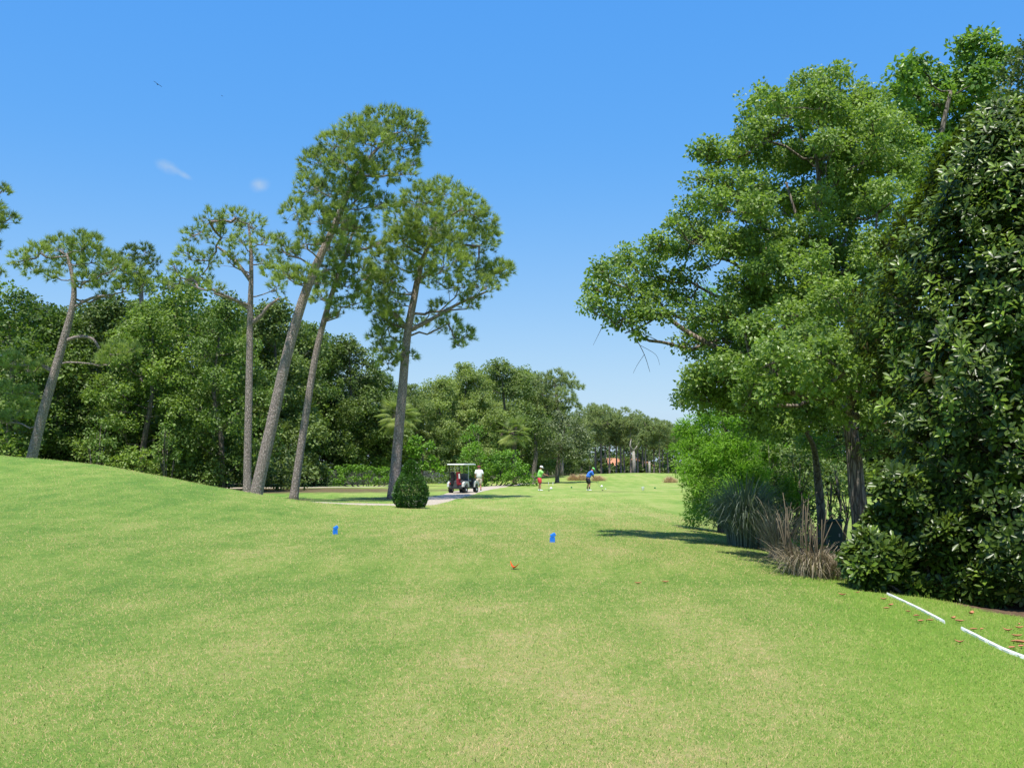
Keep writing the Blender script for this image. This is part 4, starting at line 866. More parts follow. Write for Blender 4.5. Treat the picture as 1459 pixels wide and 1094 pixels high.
# ------------------------------------------------------------------ magnolia
def magnolia():
    base = onground(1450, 15.2); root = thing('magnolia_tree', 'dense dark magnolia with big glossy leaves reaching the ground at the right edge', 'magnolia', base)
    g = np.random.default_rng(500); H = at(1450, 150, 15.2).z - base.z
    C, Dr, tn = [], [], []; n = 7600
    while len(C) < n:
        h = g.random() ** .85; a = g.uniform(0, 6.283)
        R0 = 2.0 * (1 - .8 * max(0, (h - .45) / .55) ** 2.2) * (.72 + .28 * min(1, h / .38)); R0 = max(R0, .25)
        lump = 1 + .13 * math.sin(a * 3 + h * 9) + .10 * math.sin(a * 5 - h * 14 + 1) + .07 * math.sin(a * 9 + h * 23)
        rr = R0 * lump * (1 - .55 * g.random() ** 1.7)
        C.append((rr * math.cos(a), rr * math.sin(a), .12 + h * (H - .3) + g.normal(0, .05))); s = .35 + .9 * h; d = np.array([math.cos(a), math.sin(a), s]) + g.normal(0, .35, 3); Dr.append(d); tn.append(g.random())
    # the low skirt spreading left, towards the pale trunk
    nmain = len(C)
    SK = [(1235, 815, 24), (1262, 800, 34), (1290, 815, 34), (1325, 812, 40), (1365, 820, 40), (1410, 830, 38), (1300, 765, 36), (1262, 752, 24), (1335, 760, 40), (1285, 700, 34), (1240, 785, 20), (1218, 798, 10), (1310, 850, 22), (1350, 852, 24), (1400, 858, 24)]
    SKd = [g.uniform(-.35, .5) for _ in SK]
    for i in range(3400):
        q = SK[i % len(SK)]; dy = SKd[i % len(SK)]; dv = rand_unit(1, g)[0] * (.45 + .6 * g.random()); Yq = 14.4 + dy; c = at(q[0], q[1], Yq) - base + Vector(tuple(dv * q[2] * Yq / F)); c.z = max(c.z, float(gz(base.x + c.x, base.y + c.y)) - base.z + .10); C.append(tuple(c)); Dr.append(np.array([-.5, -.4, .7]) + g.normal(0, .4, 3)); tn.append(g.random())
    C = np.array(C); Dr = norm(np.array(Dr)); tn = np.array(tn); per = 9
    k = np.repeat(np.arange(len(C)), per); m = len(k); j = np.tile(np.arange(per), len(C))
    up = Dr[k]; a1 = norm(np.cross(up, rand_unit(len(C), g)[k])); a2 = np.cross(up, a1); an = j * 2.4 + g.normal(0, .25, m)
    rad = a1 * np.cos(an)[:, None] + a2 * np.sin(an)[:, None]; lift = (.75 - j * .085) + g.normal(0, .12, m)
    D = norm(rad + up * lift[:, None]); N = norm(up * 1.0 - rad * lift[:, None] * .8 + g.normal(0, .12, (m, 3)))
    P = C[k] + up * ((per - j) * .012)[:, None] + D * .02; S = g.uniform(.105, .17, m) * np.where(j < 2, .75, 1)
    fresh = (tn[k] > .62 + .22 * (C[k, 2] < H * .5)); tint = np.clip(.28 * tn[k] + .20 * g.random(m) + np.where(fresh, .38, 0) + np.where(j < 3, .12, 0), 0, 1)  # bright fresh leaves; fewer in the lower half, painting its shade into the tint
    V, T, ti = scatter(OBOV, P, D, N, S, tint); link('crown', npmesh('crown', V, T, M['magnolia'], ti, smooth=True), root)
    G = Geo(); G.tube([(0, 0, -.2), (.05, 0, H * .3), (-.03, .05, H * .6), (0, 0, H * .93)], [.2, .16, .1, .03], 10); rn = random.Random(4)
    for i in range(0, nmain, 8):
        c = Vector(C[i]); h0 = max(.15, c.z - .25 * math.hypot(c.x, c.y) - .1); p = Vector((0, 0, h0)); mid = p.lerp(c, .55) + Vector((rn.gauss(0, .1), rn.gauss(0, .1), -.12)); G.tube([p, mid, c], [.028, .015, .006], 4, cap=False)
    for q, dy in zip(SK, SKd):
        c = at(q[0], q[1], 14.4 + dy) - base; f = Vector((c.x * .75, c.y * .75, float(gz(base.x + c.x * .75, base.y + c.y * .75)) - base.z - .05)); G.tube([f, f.lerp(c, .5) + Vector((.04, .03, 0)), c], [.03, .02, .008], 5)
    link('trunk', G.mesh('trunk', M['bark']), root)
magnolia()

# trees beyond, seen through the gaps on the right
GR = 'background trees seen through the gaps of the right-hand thicket'
for i, (pi, px, top, Y) in enumerate([(0, 1045, 560, 64), (2, 1120, 520, 60), (4, 1190, 500, 62), (0, 1260, 470, 58), (2, 1330, 450, 60), (4, 1410, 450, 56), (1, 1480, 440, 58), (3, 1570, 430, 56), (0, 1160, 560, 76), (2, 1300, 520, 76)]):
    wood(pi, px, top, Y, 'background tree behind the right-hand thicket, %s from the left, glimpsed through gaps' % ORD[sorted((1045, 1120, 1190, 1260, 1330, 1410, 1480, 1570, 1160, 1300)).index(px)], group=GR, wide=1.15)
def backfill():
    g = random.Random(15); bl = []
    for i in range(46):
        px = g.uniform(1010, 1600); Y = g.uniform(52, 58); p = onground(px, Y); r = g.uniform(.9, 1.5); bl.append((p.x, p.y, p.z + g.uniform(.3, 2.6), r, r, r * .8))
    me, C, B = leaf_crown(bl, .5, .9, 24, .26, DIAMOND, M['oak'], 56, low=-.6); tag(link('undergrowth', me), 'dark undergrowth along the far side of the right-hand lawn', 'undergrowth', kind='stuff')
backfill()

# ------------------------------------------------------------------ clipped bush
def topiary():
    b = gpt(585, 723.5); root = thing('clipped_bush', 'dark green cone-shaped clipped bush in front of the pine trunk', 'clipped bush', b)
    s = b.y / F; H = 66 * s; g = np.random.default_rng(600); prof = [(0, .76), (.12, .93), (.3, 1.0), (.45, .96), (.58, .82), (.68, .62), (.76, .50), (.88, .41), (.95, .28), (1.0, .08)]
    hz = [p[0] for p in prof]; hr = [p[1] for p in prof]; n = 17000; h = g.uniform(0, 1, n) ** 1.15; a = g.uniform(0, 6.283, n); r0 = np.interp(h, hz, hr) * 24 * s
    lump = 1 + .05 * np.sin(a * 4 + h * 7) + .04 * np.sin(a * 7 - h * 12) + .03 * np.sin(a * 13 + h * 31); r = r0 * lump * (1 - .22 * g.random(n) ** 2)
    O = np.stack([np.cos(a), np.sin(a), .25 + h * .6], -1); P = np.stack([r * np.cos(a), r * np.sin(a), .03 + h * H], -1)
    D = norm(O + g.normal(0, .8, (n, 3))); N = norm(O + g.normal(0, .5, (n, 3)) + np.array([0, 0, .5])); V, T, ti = scatter(DIAMOND, P, D, N, g.uniform(.035, .07, n), np.clip(g.random(n) * .55 + .45 * (np.sin(a * 9) * np.sin(h * 17) > .1) * g.random(n), 0, 1))
    link('foliage', npmesh('foliage', V, T, M['topiary'], ti), root); G = Geo(); G.tube([(0, 0, -.1), (0, 0, H * .8)], [.07, .03], 7)
    for i in range(30):
        j = int(g.integers(n)); q = Vector(P[j]); G.tube([(0, 0, q.z * .5), q], [.015, .006], 4)
    link('stem', G.mesh('stem', M['bark']), root)
topiary()

# ------------------------------------------------------------------ fences
def picket():
    x0 = at(625, 680, 104).x; x1 = at(652, 680, 104).x; root = thing('picket_fence', 'white picket fence behind the roof of the golf cart', 'fence', (x0, 104, float(gz(x0, 104)))); n = 5
    G = Geo(); L = x1 - x0
    for z in (.3, .95): G.box((L / 2, .04, z), (L, .04, .09))
    G.build('rail', M['white'], root, False); G = Geo()
    for i in range(int(L / .125)): G.prism([(-.012, .05), (.012, .05), (.012, 1.22), (-.012, 1.22)], i * .125, i * .125 + .085)
    G.build('pickets', M['white'], root, False)
    for i in range(3):
        G = Geo(); G.box((i * L / 2, .1, .68), (.11, .11, 1.36)); G.lathe([(.09, 1.36), (.09, 1.39), (.03, 1.48), (.001, 1.5)], 8, (i * L / 2, .1, 0)); G.build('post', M['white'], root, False)
picket()
def chain(label, xa, xb, Y, h):
    x0 = at(xa, 680, Y).x; x1 = at(xb, 680, Y).x; z = float(gz(x0, Y)); root = thing('chain_link_fence', label, 'fence', (x0, Y, z)); L = x1 - x0
    me = bpy.data.meshes.new('mesh_panel'); me.from_pydata([(0, 0, .05), (L, 0, .05), (L, 0, h), (0, 0, h)], [], [(0, 1, 2, 3)]); me.materials.append(M['chain']); link('mesh_panel', me, root)
    G = Geo(); G.tube([(0, 0, h), (L, 0, h)], [.018, .018], 6); G.build('rail', M['darkgrey'], root); k = max(2, int(L / 3) + 1)
    for i in range(k): G = Geo(); G.tube([(L * i / (k - 1), .03, -.1), (L * i / (k - 1), .03, h + .05)], [.03, .03], 6); G.build('post', M['metal'], root)
chain('grey chain-link fence between the clipped bush and the white picket fence', 604, 626, 101, 1.25)
chain('grey chain-link fence in front of the sunlit vine hedge', 466, 556, 88.2, 1.35)

# ------------------------------------------------------------------ tee markers, balls, debris
def blue_marker(label, px, py, rz):
    b = gpt(px, py); r = thing('tee_marker', label, 'tee marker', b, rz, 'blue tee markers')
    G = Geo(); G.prism([(-.045, -.03), (.045, -.03), (.045, .10), (-.045, .115)], -.05, .05); G.build('post', M['blue'], r, False, bevel=.006)
    Mx = Matrix.Rotation(math.radians(28), 3, 'Y'); G = Geo(); G.box((.012, 0, .145), (.105, .098, .065), Mx.inverted()); G.build('cap', M['blue'], r, False, bevel=.008)
blue_marker('blue block tee marker on the grass right of centre, beyond the red leaf', 787, 772.5, .1)
blue_marker('blue block tee marker on the left, below the clipped bush', 477.5, 761, .35)
def white_marker(px, py, label, rad=.11, cup=False):
    b = gpt(px, py); r = thing('tee_marker', label, 'tee marker', b, group='white tee markers on the far tee')
    G = Geo()
    if cup: G.lathe([(.07, 0), (.085, .04), (.115, .22), (.12, .26), (.09, .265), (.001, .262)], 14)
    else: G.lathe([(rad * math.sin(t) + .001, rad * .9 - rad * math.cos(t)) for t in np.linspace(0, math.pi, 10)], 14)
    G.build('marker_body', M['white_plastic'], r); G = Geo(); G.tube([(0, 0, -.12), (0, 0, .03)], [.012, .012], 6); G.build('spike', M['metal'], r)
white_marker(785.2, 697.6, 'round white tee marker beside the club of the golfer in the lime shirt', .105); white_marker(857.3, 694.4, 'round white tee marker in front of the golfer in blue', .10); white_marker(916, 698.6, 'white cup-shaped tee marker alone right of the golfer in blue', cup=True)
for (px, py, lab) in ((814.3, 695.2, 'small green tee marker between the two golfers'), (933.2, 696, 'small green tee marker near the dry grass tuft on the right')):
    b = gpt(px, py); r = thing('tee_marker', lab, 'tee marker', b, group='green tee markers'); G = Geo(); G.lathe([(.05, 0), (.07, .04), (.06, .1), (.001, .13)], 10); G.build('marker_body', M['green_plastic'], r); G = Geo(); G.tube([(0, 0, -.1), (0, 0, .02)], [.01, .01], 5); G.build('spike', M['metal'], r)
b = gpt(862.8, 698); r = thing('golf_ball', 'white golf ball on a tee by the club of the golfer in blue', 'golf ball', b); G = Geo(); G.lathe([(.045 * math.sin(t) + .0005, .075 - .045 * math.cos(t)) for t in np.linspace(0, math.pi, 9)], 12); G.build('ball', M['white_plastic'], r); G = Geo(); G.lathe([(.004, -.02), (.004, .02), (.012, .032), (.001, .032)], 8); G.build('peg', M['white_plastic'], r)
for (px, lab) in ((781.2, 'short white stake behind the club of the golfer in lime, left of the pair'), (787.5, 'short white stake behind the golfer in lime, right of the pair')):
    b = onground(px, 92); r = thing('stake', lab, 'stake', b, group='pair of white stakes'); G = Geo(); G.box((0, 0, .06), (.05, .05, .32)); G.prism([(-.025, .22), (.025, .22), (0, .27)], -.025, .025); G.build('post', M['white'], r, False)

# white edging strips
def strip(label, pts, wd):
    P = [gpt(*q) for q in pts]; P, _ = smooth_line(P, [1] * len(P), 8); n = len(P); V = []; Fc = []
    b = P[0].copy(); o = Geo()
    for i, p in enumerate(P):
        t = i / (n - 1); w = wd * (.35 + .65 * min(1, 6 * min(t + .04, 1.02 - t))) * (1 + .35 * math.sin(i * 1.7) * math.sin(i * .6 + 1)); d = (P[min(i + 1, n - 1)] - P[max(i - 1, 0)]); d.z = 0; d.normalize(); s = Vector((-d.y, d.x, 0)) * w
        z = float(gz(p.x, p.y)); q = Vector((p.x, p.y, z)) - b
        for (k, hh) in ((-1, -.03), (-.8, .022), (0, .034), (.8, .022), (1, -.03)): V.append(tuple(q + s * k + Vector((0, 0, hh))))
    Fc = [(i * 5 + k, i * 5 + k + 1, (i + 1) * 5 + k + 1, (i + 1) * 5 + k) for i in range(n - 1) for k in range(4)] + [(0, 1, 2, 3, 4)[::-1], tuple((n - 1) * 5 + k for k in range(5))]
    o.add(V, Fc); ob = o.build('edging_strip', M['white'], None); ob.location = b; tag(ob, label, 'edging strip', 'white edging strips in the grass')
strip('white edging strip in the grass running out from under the magnolia shade', [(1264, 847.5), (1285, 857), (1305, 866.5), (1325, 877), (1346, 888.5)], .018)
strip('white edging strip in the grass at the right edge, nearest the camera', [(1370, 897), (1388, 906.5), (1410, 918), (1435, 930), (1470, 943)], .017)

# fallen leaves
def leaf_obj(label, px, py, L, mat, rz, curl=.3, tilt=0, group='fallen magnolia leaves'):
    b = gpt(px, py); G = Geo(); n = 7; V = []
    for i in range(n + 1):
        t = i / n; w = .24 * L * math.sin(math.pi * min(1, t * .93 + .05)) ** .8; z = curl * L * (t - .5) ** 2 * 1.6 + .014
        for k in (-1, -.5, 0, .5, 1): V.append((w * k, (t - .5) * L, z + abs(k) ** 1.5 * w * .7))
    Fc = [(i * 5 + k, i * 5 + k + 1, (i + 1) * 5 + k + 1, (i + 1) * 5 + k) for i in range(n) for k in range(4)]
    G.add(V, Fc); o = G.build('fallen_leaf', mat, None); o.location = b + Vector((0, 0, .004)); o.rotation_euler = (tilt, 0, rz)
    m = o.modifiers.new('t', 'SOLIDIFY'); m.thickness = .0015; tag(o, label, 'leaf', group)
LL = [(1200, 850, .16, 'rusty fallen leaf on the grass well left of the edging strip, farthest left'), (1222, 846, .10, 'small rusty leaf at the shade edge below the dry grass clump'), (1259, 856, .13, 'rusty leaf just left of the far end of the upper edging strip'),
      (1269, 864.5, .14, 'pale rusty leaf below the far end of the upper edging strip'), (1263, 869, .12, 'dark red-brown leaf touching the paler one left of the edging strip'), (1294, 873.5, .10, 'small curled brown leaf left of the upper edging strip'),
      (1306, 879.5, .12, 'dull brown leaf half sunk in grass left of the edging strip'), (1312, 887.5, .14, 'dark narrow leaf lying left of the edging strip lower end'), (1324.5, 886, .12, 'orange-tan leaf beside the lower end of the upper edging strip'),
      (1384, 877, .20, 'large orange-brown leaf in the bright grass below the magnolia'), (1358, 883.5, .14, 'reddish curled leaf right of the upper edging strip'), (1367, 887.7, .16, 'long flat tan leaf right of the end of the upper edging strip'),
      (1387.5, 899.5, .13, 'orange leaf beside the start of the lower edging strip'), (1399, 899, .10, 'small faded tan leaf near the start of the lower edging strip'), (1367, 918, .13, 'lone rusty leaf left of the lower edging strip'),
      (1436, 901, .15, 'brown and tan leaf in mid grass at the right, below the shade'), (1452, 897, .15, 'orange leaf at the right edge, highest of those there'), (1449, 909.5, .16, 'orange-brown broad leaf at the right edge above the overlapping pair'),
      (1451, 918, .22, 'largest rusty leaf at the right edge, top of the overlapping pair'), (1455, 924, .14, 'rusty leaf under the largest one at the right edge'), (1442, 926.5, .14, 'bright orange leaf just above the lower edging strip'), (1452, 892, .08, 'tiny pale leaf at the edge of the magnolia shade')]
rn = random.Random(21)
for (px, py, L, lab) in LL: leaf_obj(lab, px, py, L * .62, M['leaf_litter'], rn.uniform(.7, 2.4), rn.uniform(.1, .9))
leaf_obj('bright red-orange curled leaf standing up alone in the middle of the lawn', 731, 811.5, .15, M['leaf_red'], 1.2, 1.6, .25, group='red leaf')
for (px, py, lab) in ((909, 833, 'dark brown leaf scrap in the lawn, left of a paler one'), (948, 831.5, 'pale brown leaf scrap on the lawn near the shade tip'), (567, 732, 'orange leaf on the grass just in front of the clipped bush')): leaf_obj(lab, px, py, .10, M['leaf_litter'], 1.4, .5, group='leaf scraps on the lawn')

# ------------------------------------------------------------------ bird in the sky
def bird(label, px, py, Y, span, rz, roll=0):
    p = at(px, py, Y); r = thing('bird', label, 'bird', p, rz); r.rotation_euler = (.25, roll, rz); s = span
    G = Geo(); G.tube([(0, -.28 * s, 0), (0, -.2 * s, 0), (0, 0, .0), (0, .16 * s, .01 * s), (0, .24 * s, .0)], [.012 * s, .03 * s, .07 * s, .05 * s, .01 * s], 8)
    for q in (-1, 1):
        V = [(q * .04 * s, .1 * s, .02 * s), (q * .25 * s, .14 * s, .09 * s), (q * .5 * s, .02 * s, .05 * s), (q * .3 * s, -.04 * s, .08 * s), (q * .04 * s, -.1 * s, .02 * s)]; V += [(x, y, z - .03 * s) for x, y, z in V]
        G.add(V, [(0, 1, 2, 3, 4), (9, 8, 7, 6, 5)] + [(i, (i + 1) % 5, 5 + (i + 1) % 5, 5 + i) for i in range(5)])
    V = [(-.03 * s, -.2 * s, 0), (.03 * s, -.2 * s, 0), (.08 * s, -.38 * s, .01 * s), (-.08 * s, -.38 * s, .01 * s)]; V += [(x, y, z - .01 * s) for x, y, z in V]; G.add(V, [(0, 1, 2, 3), (7, 6, 5, 4), (0, 1, 5, 4), (1, 2, 6, 5), (2, 3, 7, 6), (3, 0, 4, 7)])
    G.build('body', M['blackcloth'], r)
bird('dark bird gliding high in the blue sky at the upper left', 224.5, 120.5, 120, 1.15, .5, .5)
bird('tiny distant bird in the sky, fainter and right of the dark one', 316.5, 137, 220, .7, 1.3)

# ------------------------------------------------------------------ golf cart and bags
M['fender'] = m_plain('fender_paint', (.50, .50, .47), .35)
def cart():
    b = gpt(660, 702.5); th = -math.radians(23); r = thing('golf_cart', 'parked golf cart with a pale roof and two golf bags strapped on the back', 'golf cart', b, th)
    # forward is +y
    G = Geo(); G.prism([(-1.15, .34), (-1.12, .78), (-.95, .84), (-.35, .84), (-.30, .36), (.45, .30), (.50, .30), (1.05, .34), (1.18, .42), (1.18, .60), (.95, .92), (.62, .98), (.56, .42), (.45, .33), (-.1, .30), (-.3, .30), (-1.1, .28)], -.44, .44)
    G.build('body', M['darkgrey'], r, False, bevel=.02)
    for s in (-1, 1):   # rear fenders, front fenders
        G = Geo(); G.prism([(-1.17, .42), (-1.14, .64), (-.98, .76), (-.45, .76), (-.36, .64), (-.34, .40), (-.46, .40), (-.52, .56), (-.66, .64), (-.84, .60), (-.98, .48), (-1.0, .42)], *sorted((s * .45, s * .60))); G.build('rear_fender', M['fender'], r, False, bevel=.015)
        G = Geo(); G.prism([(.50, .38), (.55, .68), (.66, .80), (.98, .78), (1.17, .62), (1.20, .44), (1.08, .42), (1.04, .54), (.92, .63), (.74, .62), (.62, .52), (.60, .38)], *sorted((s * .45, s * .59))); G.build('front_fender', M['fender'], r, False, bevel=.015)
        for y in (-.76, .82):
            G = Geo(); Mx = Matrix.Rotation(math.radians(90), 3, 'Y'); G.lathe([(.13, -.09), (.20, -.10), (.225, -.06), (.225, .06), (.20, .10), (.13, .09)], 20, (s * .50, y, .225), Mx); wh = G.build('wheel', M['rubber'], r); G = Geo(); G.lathe([(.001, -.095), (.05, -.1), (.12, -.07), (.13, 0), (.12, .07), (.05, .1), (.001, .095)], 16, (s * .50, y, .225), Mx); G.build('rim', M['white_plastic'], wh)
        for (y0, y1) in ((-.95, -1.0), (.62, .36)):
            G = Geo(); G.tube([(s * .50, y0, .80), (s * .51, y1, 1.80)], [.022, .022], 7); G.build('roof_post', M['black'], r)
        G = Geo(); G.tube([(s * .5, -.25, .84), (s * .5, -.28, 1.80)], [.018, .018], 6); G.build('roof_post', M['white'], r)
        G = Geo(); G.box((s * .36, -1.165, .62), (.12, .03, .07)); G.build('tail_light', M['tail'], r, False, bevel=.006)
    G = Geo(); V = []
    G.prism([(-1.15, 1.80), (-1.18, 1.83), (-1.10, 1.87), (.40, 1.89), (.62, 1.86), (.66, 1.82), (.60, 1.80)], -.60, .60); G.build('roof', M['white'], r, False, bevel=.02)
    G = Geo(); G.box((0, -.05, .80), (.98, .50, .14)); G.build('seat', M['seat'], r, False, bevel=.04); G = Geo(); G.box((0, -.33, 1.08), (.98, .10, .36), Matrix.Rotation(.15, 3, 'X')); G.build('backrest', M['seat'], r, False, bevel=.035)
    G = Geo(); G.lathe([(.17 + .015 * math.cos(t), .015 * math.sin(t)) for t in np.linspace(0, 6.28, 8)], 18, (-.24, .34, 1.02), Matrix.Rotation(-.9, 3, 'X')); G.build('steering_wheel', M['black'], r); G = Geo(); G.tube([(-.24, .62, .78), (-.24, .34, 1.02)], [.02, .02], 6); G.build('steering_column', M['black'], r)
    G = Geo(); G.box((0, .50, 1.36), (.98, .012, .80), Matrix.Rotation(.32, 3, 'X')); G.build('windscreen', M['chain'] if False else M['glass_clear'], r, False)
    G = Geo(); G.tube([(-.5, -1.2, .36), (.5, -1.2, .36)], [.035, .035], 8); G.build('rear_bumper', M['black'], r)
    G = Geo(); G.tube([(-.46, -1.02, 1.12), (.46, -1.02, 1.12)], [.018, .018], 6); G.build('bag_rail', M['black'], r)
    Rm = Matrix.Rotation(th, 3, 'Z')
    def bag(label, x, mat, seed, towel=False):
        p = b + Rm @ Vector((x, -1.02, .50)); o = thing('golf_bag', label, 'golf bag', p, th, 'golf bags on the back of the cart'); o.rotation_euler = (math.radians(9), 0, th)
        G = Geo(); G.lathe([(.11, 0), (.135, .02), (.135, .35), (.12, .5), (.145, .80), (.15, .86), (.125, .86), (.12, .80), (.001, .78)], 16); G.build('bag_body', mat, o)
        G = Geo(); G.box((0, -.15, .28), (.17, .08, .34)); G.build('pocket', mat, o, False, bevel=.02); rn = random.Random(seed); 
        for k in range(7):
            G = Geo(); a = rn.uniform(0, 6.28); x0, y0 = .07 * math.cos(a), .07 * math.sin(a); h = rn.uniform(1.0, 1.18); G.tube([(x0 * .6, y0 * .6, .7), (x0 * 1.3, y0 * 1.3, h)], [.007, .007], 5); G.box((x0 * 1.3 + .03, y0 * 1.3, h + .02), (.09, .04, .05)); G.build('club', M['metal'] if k % 2 else M['black'], o, False)
        G = Geo(); G.tube([(.13, -.02, .35), (.22, -.02, .6), (.13, -.02, .82)], [.012, .014, .012], 6); G.build('strap', M['black'], o)
        if towel: G = Geo(); G.box((.12, -.13, .62), (.10, .02, .30)); G.build('towel', M['whitecloth'], o, False, bevel=.006)
    bag('dark red golf bag strapped to the back of the cart', .20, M['red'], 1, True); bag('black golf bag strapped to the back of the cart beside the red one', -.22, M['blackcloth'], 2)
t = NT('clear_plastic'); tr = t.n('ShaderNodeBsdfTransparent'); tr.inputs[0].default_value = (.85, .88, .88, 1); gl = t.n('ShaderNodeBsdfGlossy'); gl.inputs['Roughness'].default_value = .05; mx = t.n('ShaderNodeMixShader'); mx.inputs[0].default_value = .08; t.l(tr.outputs[0], mx.inputs[1]); t.l(gl.outputs[0], mx.inputs[2]); M['glass_clear'] = t.done(mx.outputs[0])
cart()

# ------------------------------------------------------------------ people
def skin(name, pts, edges, mat, parent, sub=1, root=0):
    me = bpy.data.meshes.new(name); me.from_pydata([p[:3] for p in pts], edges, []); o = link(name, me, parent); me.materials.append(mat)
    m = o.modifiers.new('skin', 'SKIN'); m.use_smooth_shade = True; sv = me.skin_vertices[0].data
    for i, p in enumerate(pts):
        rx = p[3]; ry = p[4] if len(p) > 4 else p[3]; sv[i].radius = (rx, ry); sv[i].use_root = (i == root)
    s = o.modifiers.new('sub', 'SUBSURF'); s.levels = sub; s.render_levels = sub; return o
def person(label, loc, rz, pose, cl):
    """pose: joints in the figure's own space, +y forward"""
    r = thing('person', label, 'person', loc, rz); J = pose
    def v(k): return Vector(J[k])
    pts = [(*J['pelvis'], .13, .11), (*J['waist'], .125, .10), (*J['chest'], .15, .11), (*J['neck'], .062), (*J['head0'], .085, .095), (*J['head1'], .098, .105), (*J['head2'], .07, .08)]
    E = [(0, 1), (1, 2), (2, 3), (3, 4), (4, 5), (5, 6)]
    def add(p, *rr):
        pts.append((*p, *rr)); return len(pts) - 1
    for s in ('l', 'r'):
        a = add(J[s + 'shoulder'], .065); e = add(J[s + 'elbow'], .045); w_ = add(J[s + 'wrist'], .028); h = add(J[s + 'hand'], .038, .022); E += [(2, a), (a, e), (e, w_), (w_, h)]
        d = (v(s + 'hand') - v(s + 'wrist')).normalized(); side = d.cross(Vector((0, 0, 1))); side = side.normalized() if side.length > .2 else Vector((0, 1, 0)); cu = side.cross(d)
        for k, ln in enumerate((.072, .082, .077, .06)):
            q = v(s + 'hand') + side * (-.03 + .02 * k) + d * .02; f1 = add(q, .0095); f2 = add(q + d * ln * .55 + cu * .008, .0085); f3 = add(q + d * ln * .8 + cu * .035, .007); E += [(h, f1), (f1, f2), (f2, f3)]
        q = v(s + 'wrist').lerp(v(s + 'hand'), .6); f1 = add(q + side * -.035, .011); f2 = add(q + side * -.055 + d * .04 + cu * .015, .009); E += [(h, f1), (f1, f2)]
        hp = add(J[s + 'hip'], .095); kn = add(J[s + 'knee'], .062); ca = add(v(s + 'knee').lerp(v(s + 'ankle'), .35) + Vector((0, -.012, 0)), .060); an = add(J[s + 'ankle'], .038); E += [(0, hp), (hp, kn), (kn, ca), (ca, an)]
    body = skin('body', pts, E, cl.get('skin', M['skin']), r, 1)
    # face: looking direction
    fd = Vector(J['look']).normalized(); hc = v('head1'); rt = fd.cross(Vector((0, 0, 1))).normalized(); up = rt.cross(fd)
    G = Geo()
    for s in (-1, 1): c = hc + fd * .088 + rt * s * .032 + up * .0; G.lathe([(.001, -.012), (.010, -.006), (.012, 0), (.010, .006), (.001, .012)], 8, tuple(c))
    G.build('eyes', M['hair'], r); G = Geo(); G.tube([hc + fd * .092 + up * .01, hc + fd * .118 - up * .025, hc + fd * .098 - up * .038], [.010, .014, .008], 6); G.build('nose', M['skin'], r)
    G = Geo(); G.tube([hc + fd * .088 - up * .062 - rt * .025, hc + fd * .097 - up * .060, hc + fd * .088 - up * .062 + rt * .025], [.005, .007, .005], 5); G.build('mouth', M['redcloth'], r)
    for s in (-1, 1): G = Geo(); G.tube([hc + rt * s * .095 + up * .02, hc + rt * s * .108, hc + rt * s * .096 - up * .03], [.010, .016, .010], 6); G.build('ear', M['skin'], r)
    G = Geo(); K = Matrix((rt, fd, up)).transposed(); G.lathe([(.112, -.035), (.116, .03), (.10, .07), (.05, .105), (.001, .112)], 14, tuple(hc - fd * .008), K); G.build('hair', cl.get('hair', M['hair']), r)
    # cap
    G = Geo(); G.lathe([(.122, .015), (.124, .04), (.112, .085), (.06, .122), (.001, .130)], 16, tuple(hc - fd * .005), K); V = []; n = 9
    for i in range(n): a = math.radians(20 + 140 * i / (n - 1)); V += [hc + up * .02 + rt * math.cos(a) * .118 + fd * math.sin(a) * .118, hc + up * .005 + rt * math.cos(a) * .13 + fd * (math.sin(a) * .20)]
    V2 = [tuple(q) for q in V] + [tuple(q - up * .008) for q in V]; m2 = 2 * n; Fc = [(2 * i, 2 * i + 1, 2 * i + 3, 2 * i + 2) for i in range(n - 1)] + [(m2 + 2 * i + 2, m2 + 2 * i + 3, m2 + 2 * i + 1, m2 + 2 * i) for i in range(n - 1)] + [(2 * i + 1, m2 + 2 * i + 1, m2 + 2 * i + 3, 2 * i + 3) for i in range(n - 1)]
    G.add(V2, Fc); G.build('cap', cl['cap'], r)
    # shirt, shorts, shoes
    lo = v('pelvis') - (v('waist') - v('pelvis')) * .25; pts = [(*lo, .225, .185), (*J['waist'], .215, .18), (*J['chest'], .235, .18), (*(v('chest').lerp(v('neck'), .72)), .13, .11)]; E = [(0, 1), (1, 2), (2, 3)]
    for s in ('l', 'r'): i = len(pts); pts += [(*J[s + 'shoulder'], .11), (*(v(s + 'shoulder').lerp(v(s + 'elbow'), .85)), .095)]; E += [(2, i), (i, i + 1)]
    skin('shirt', pts, E, cl['shirt'], r, 2)
    pts = [(*(v('pelvis') + (v('waist') - v('pelvis')) * .3), .19, .155), (*J['pelvis'], .20, .165)]; E = [(0, 1)]
    for s in ('l', 'r'): i = len(pts); pts += [(*v(s + 'hip'), .145), (*(v(s + 'hip').lerp(v(s + 'knee'), .98)), .125)]; E += [(1, i), (i, i + 1)]
    skin('shorts', pts, E, cl['shorts'], r, 2)
    for s in ('l', 'r'):
        a = v(s + 'ankle'); t_ = Vector(J.get('toe', (0, 1, 0))).normalized(); pts = [(a.x - t_.x * .06, a.y - t_.y * .06, .045, .045), (a.x + t_.x * .04, a.y + t_.y * .04, .048, .05, .045), (a.x + t_.x * .13, a.y + t_.y * .13, .038, .045, .034), (a.x + t_.x * .19, a.y + t_.y * .19, .032, .03, .025)]
        skin('shoe', pts, [(0, 1), (1, 2), (2, 3)], cl['shoe'], r, 2)
        pts = [(a.x, a.y, .09, .045), (a.x, a.y, cl.get('sockh', .14), .050)]
        skin('sock', pts, [(0, 1)], cl['sock'], r, 1)
    return r
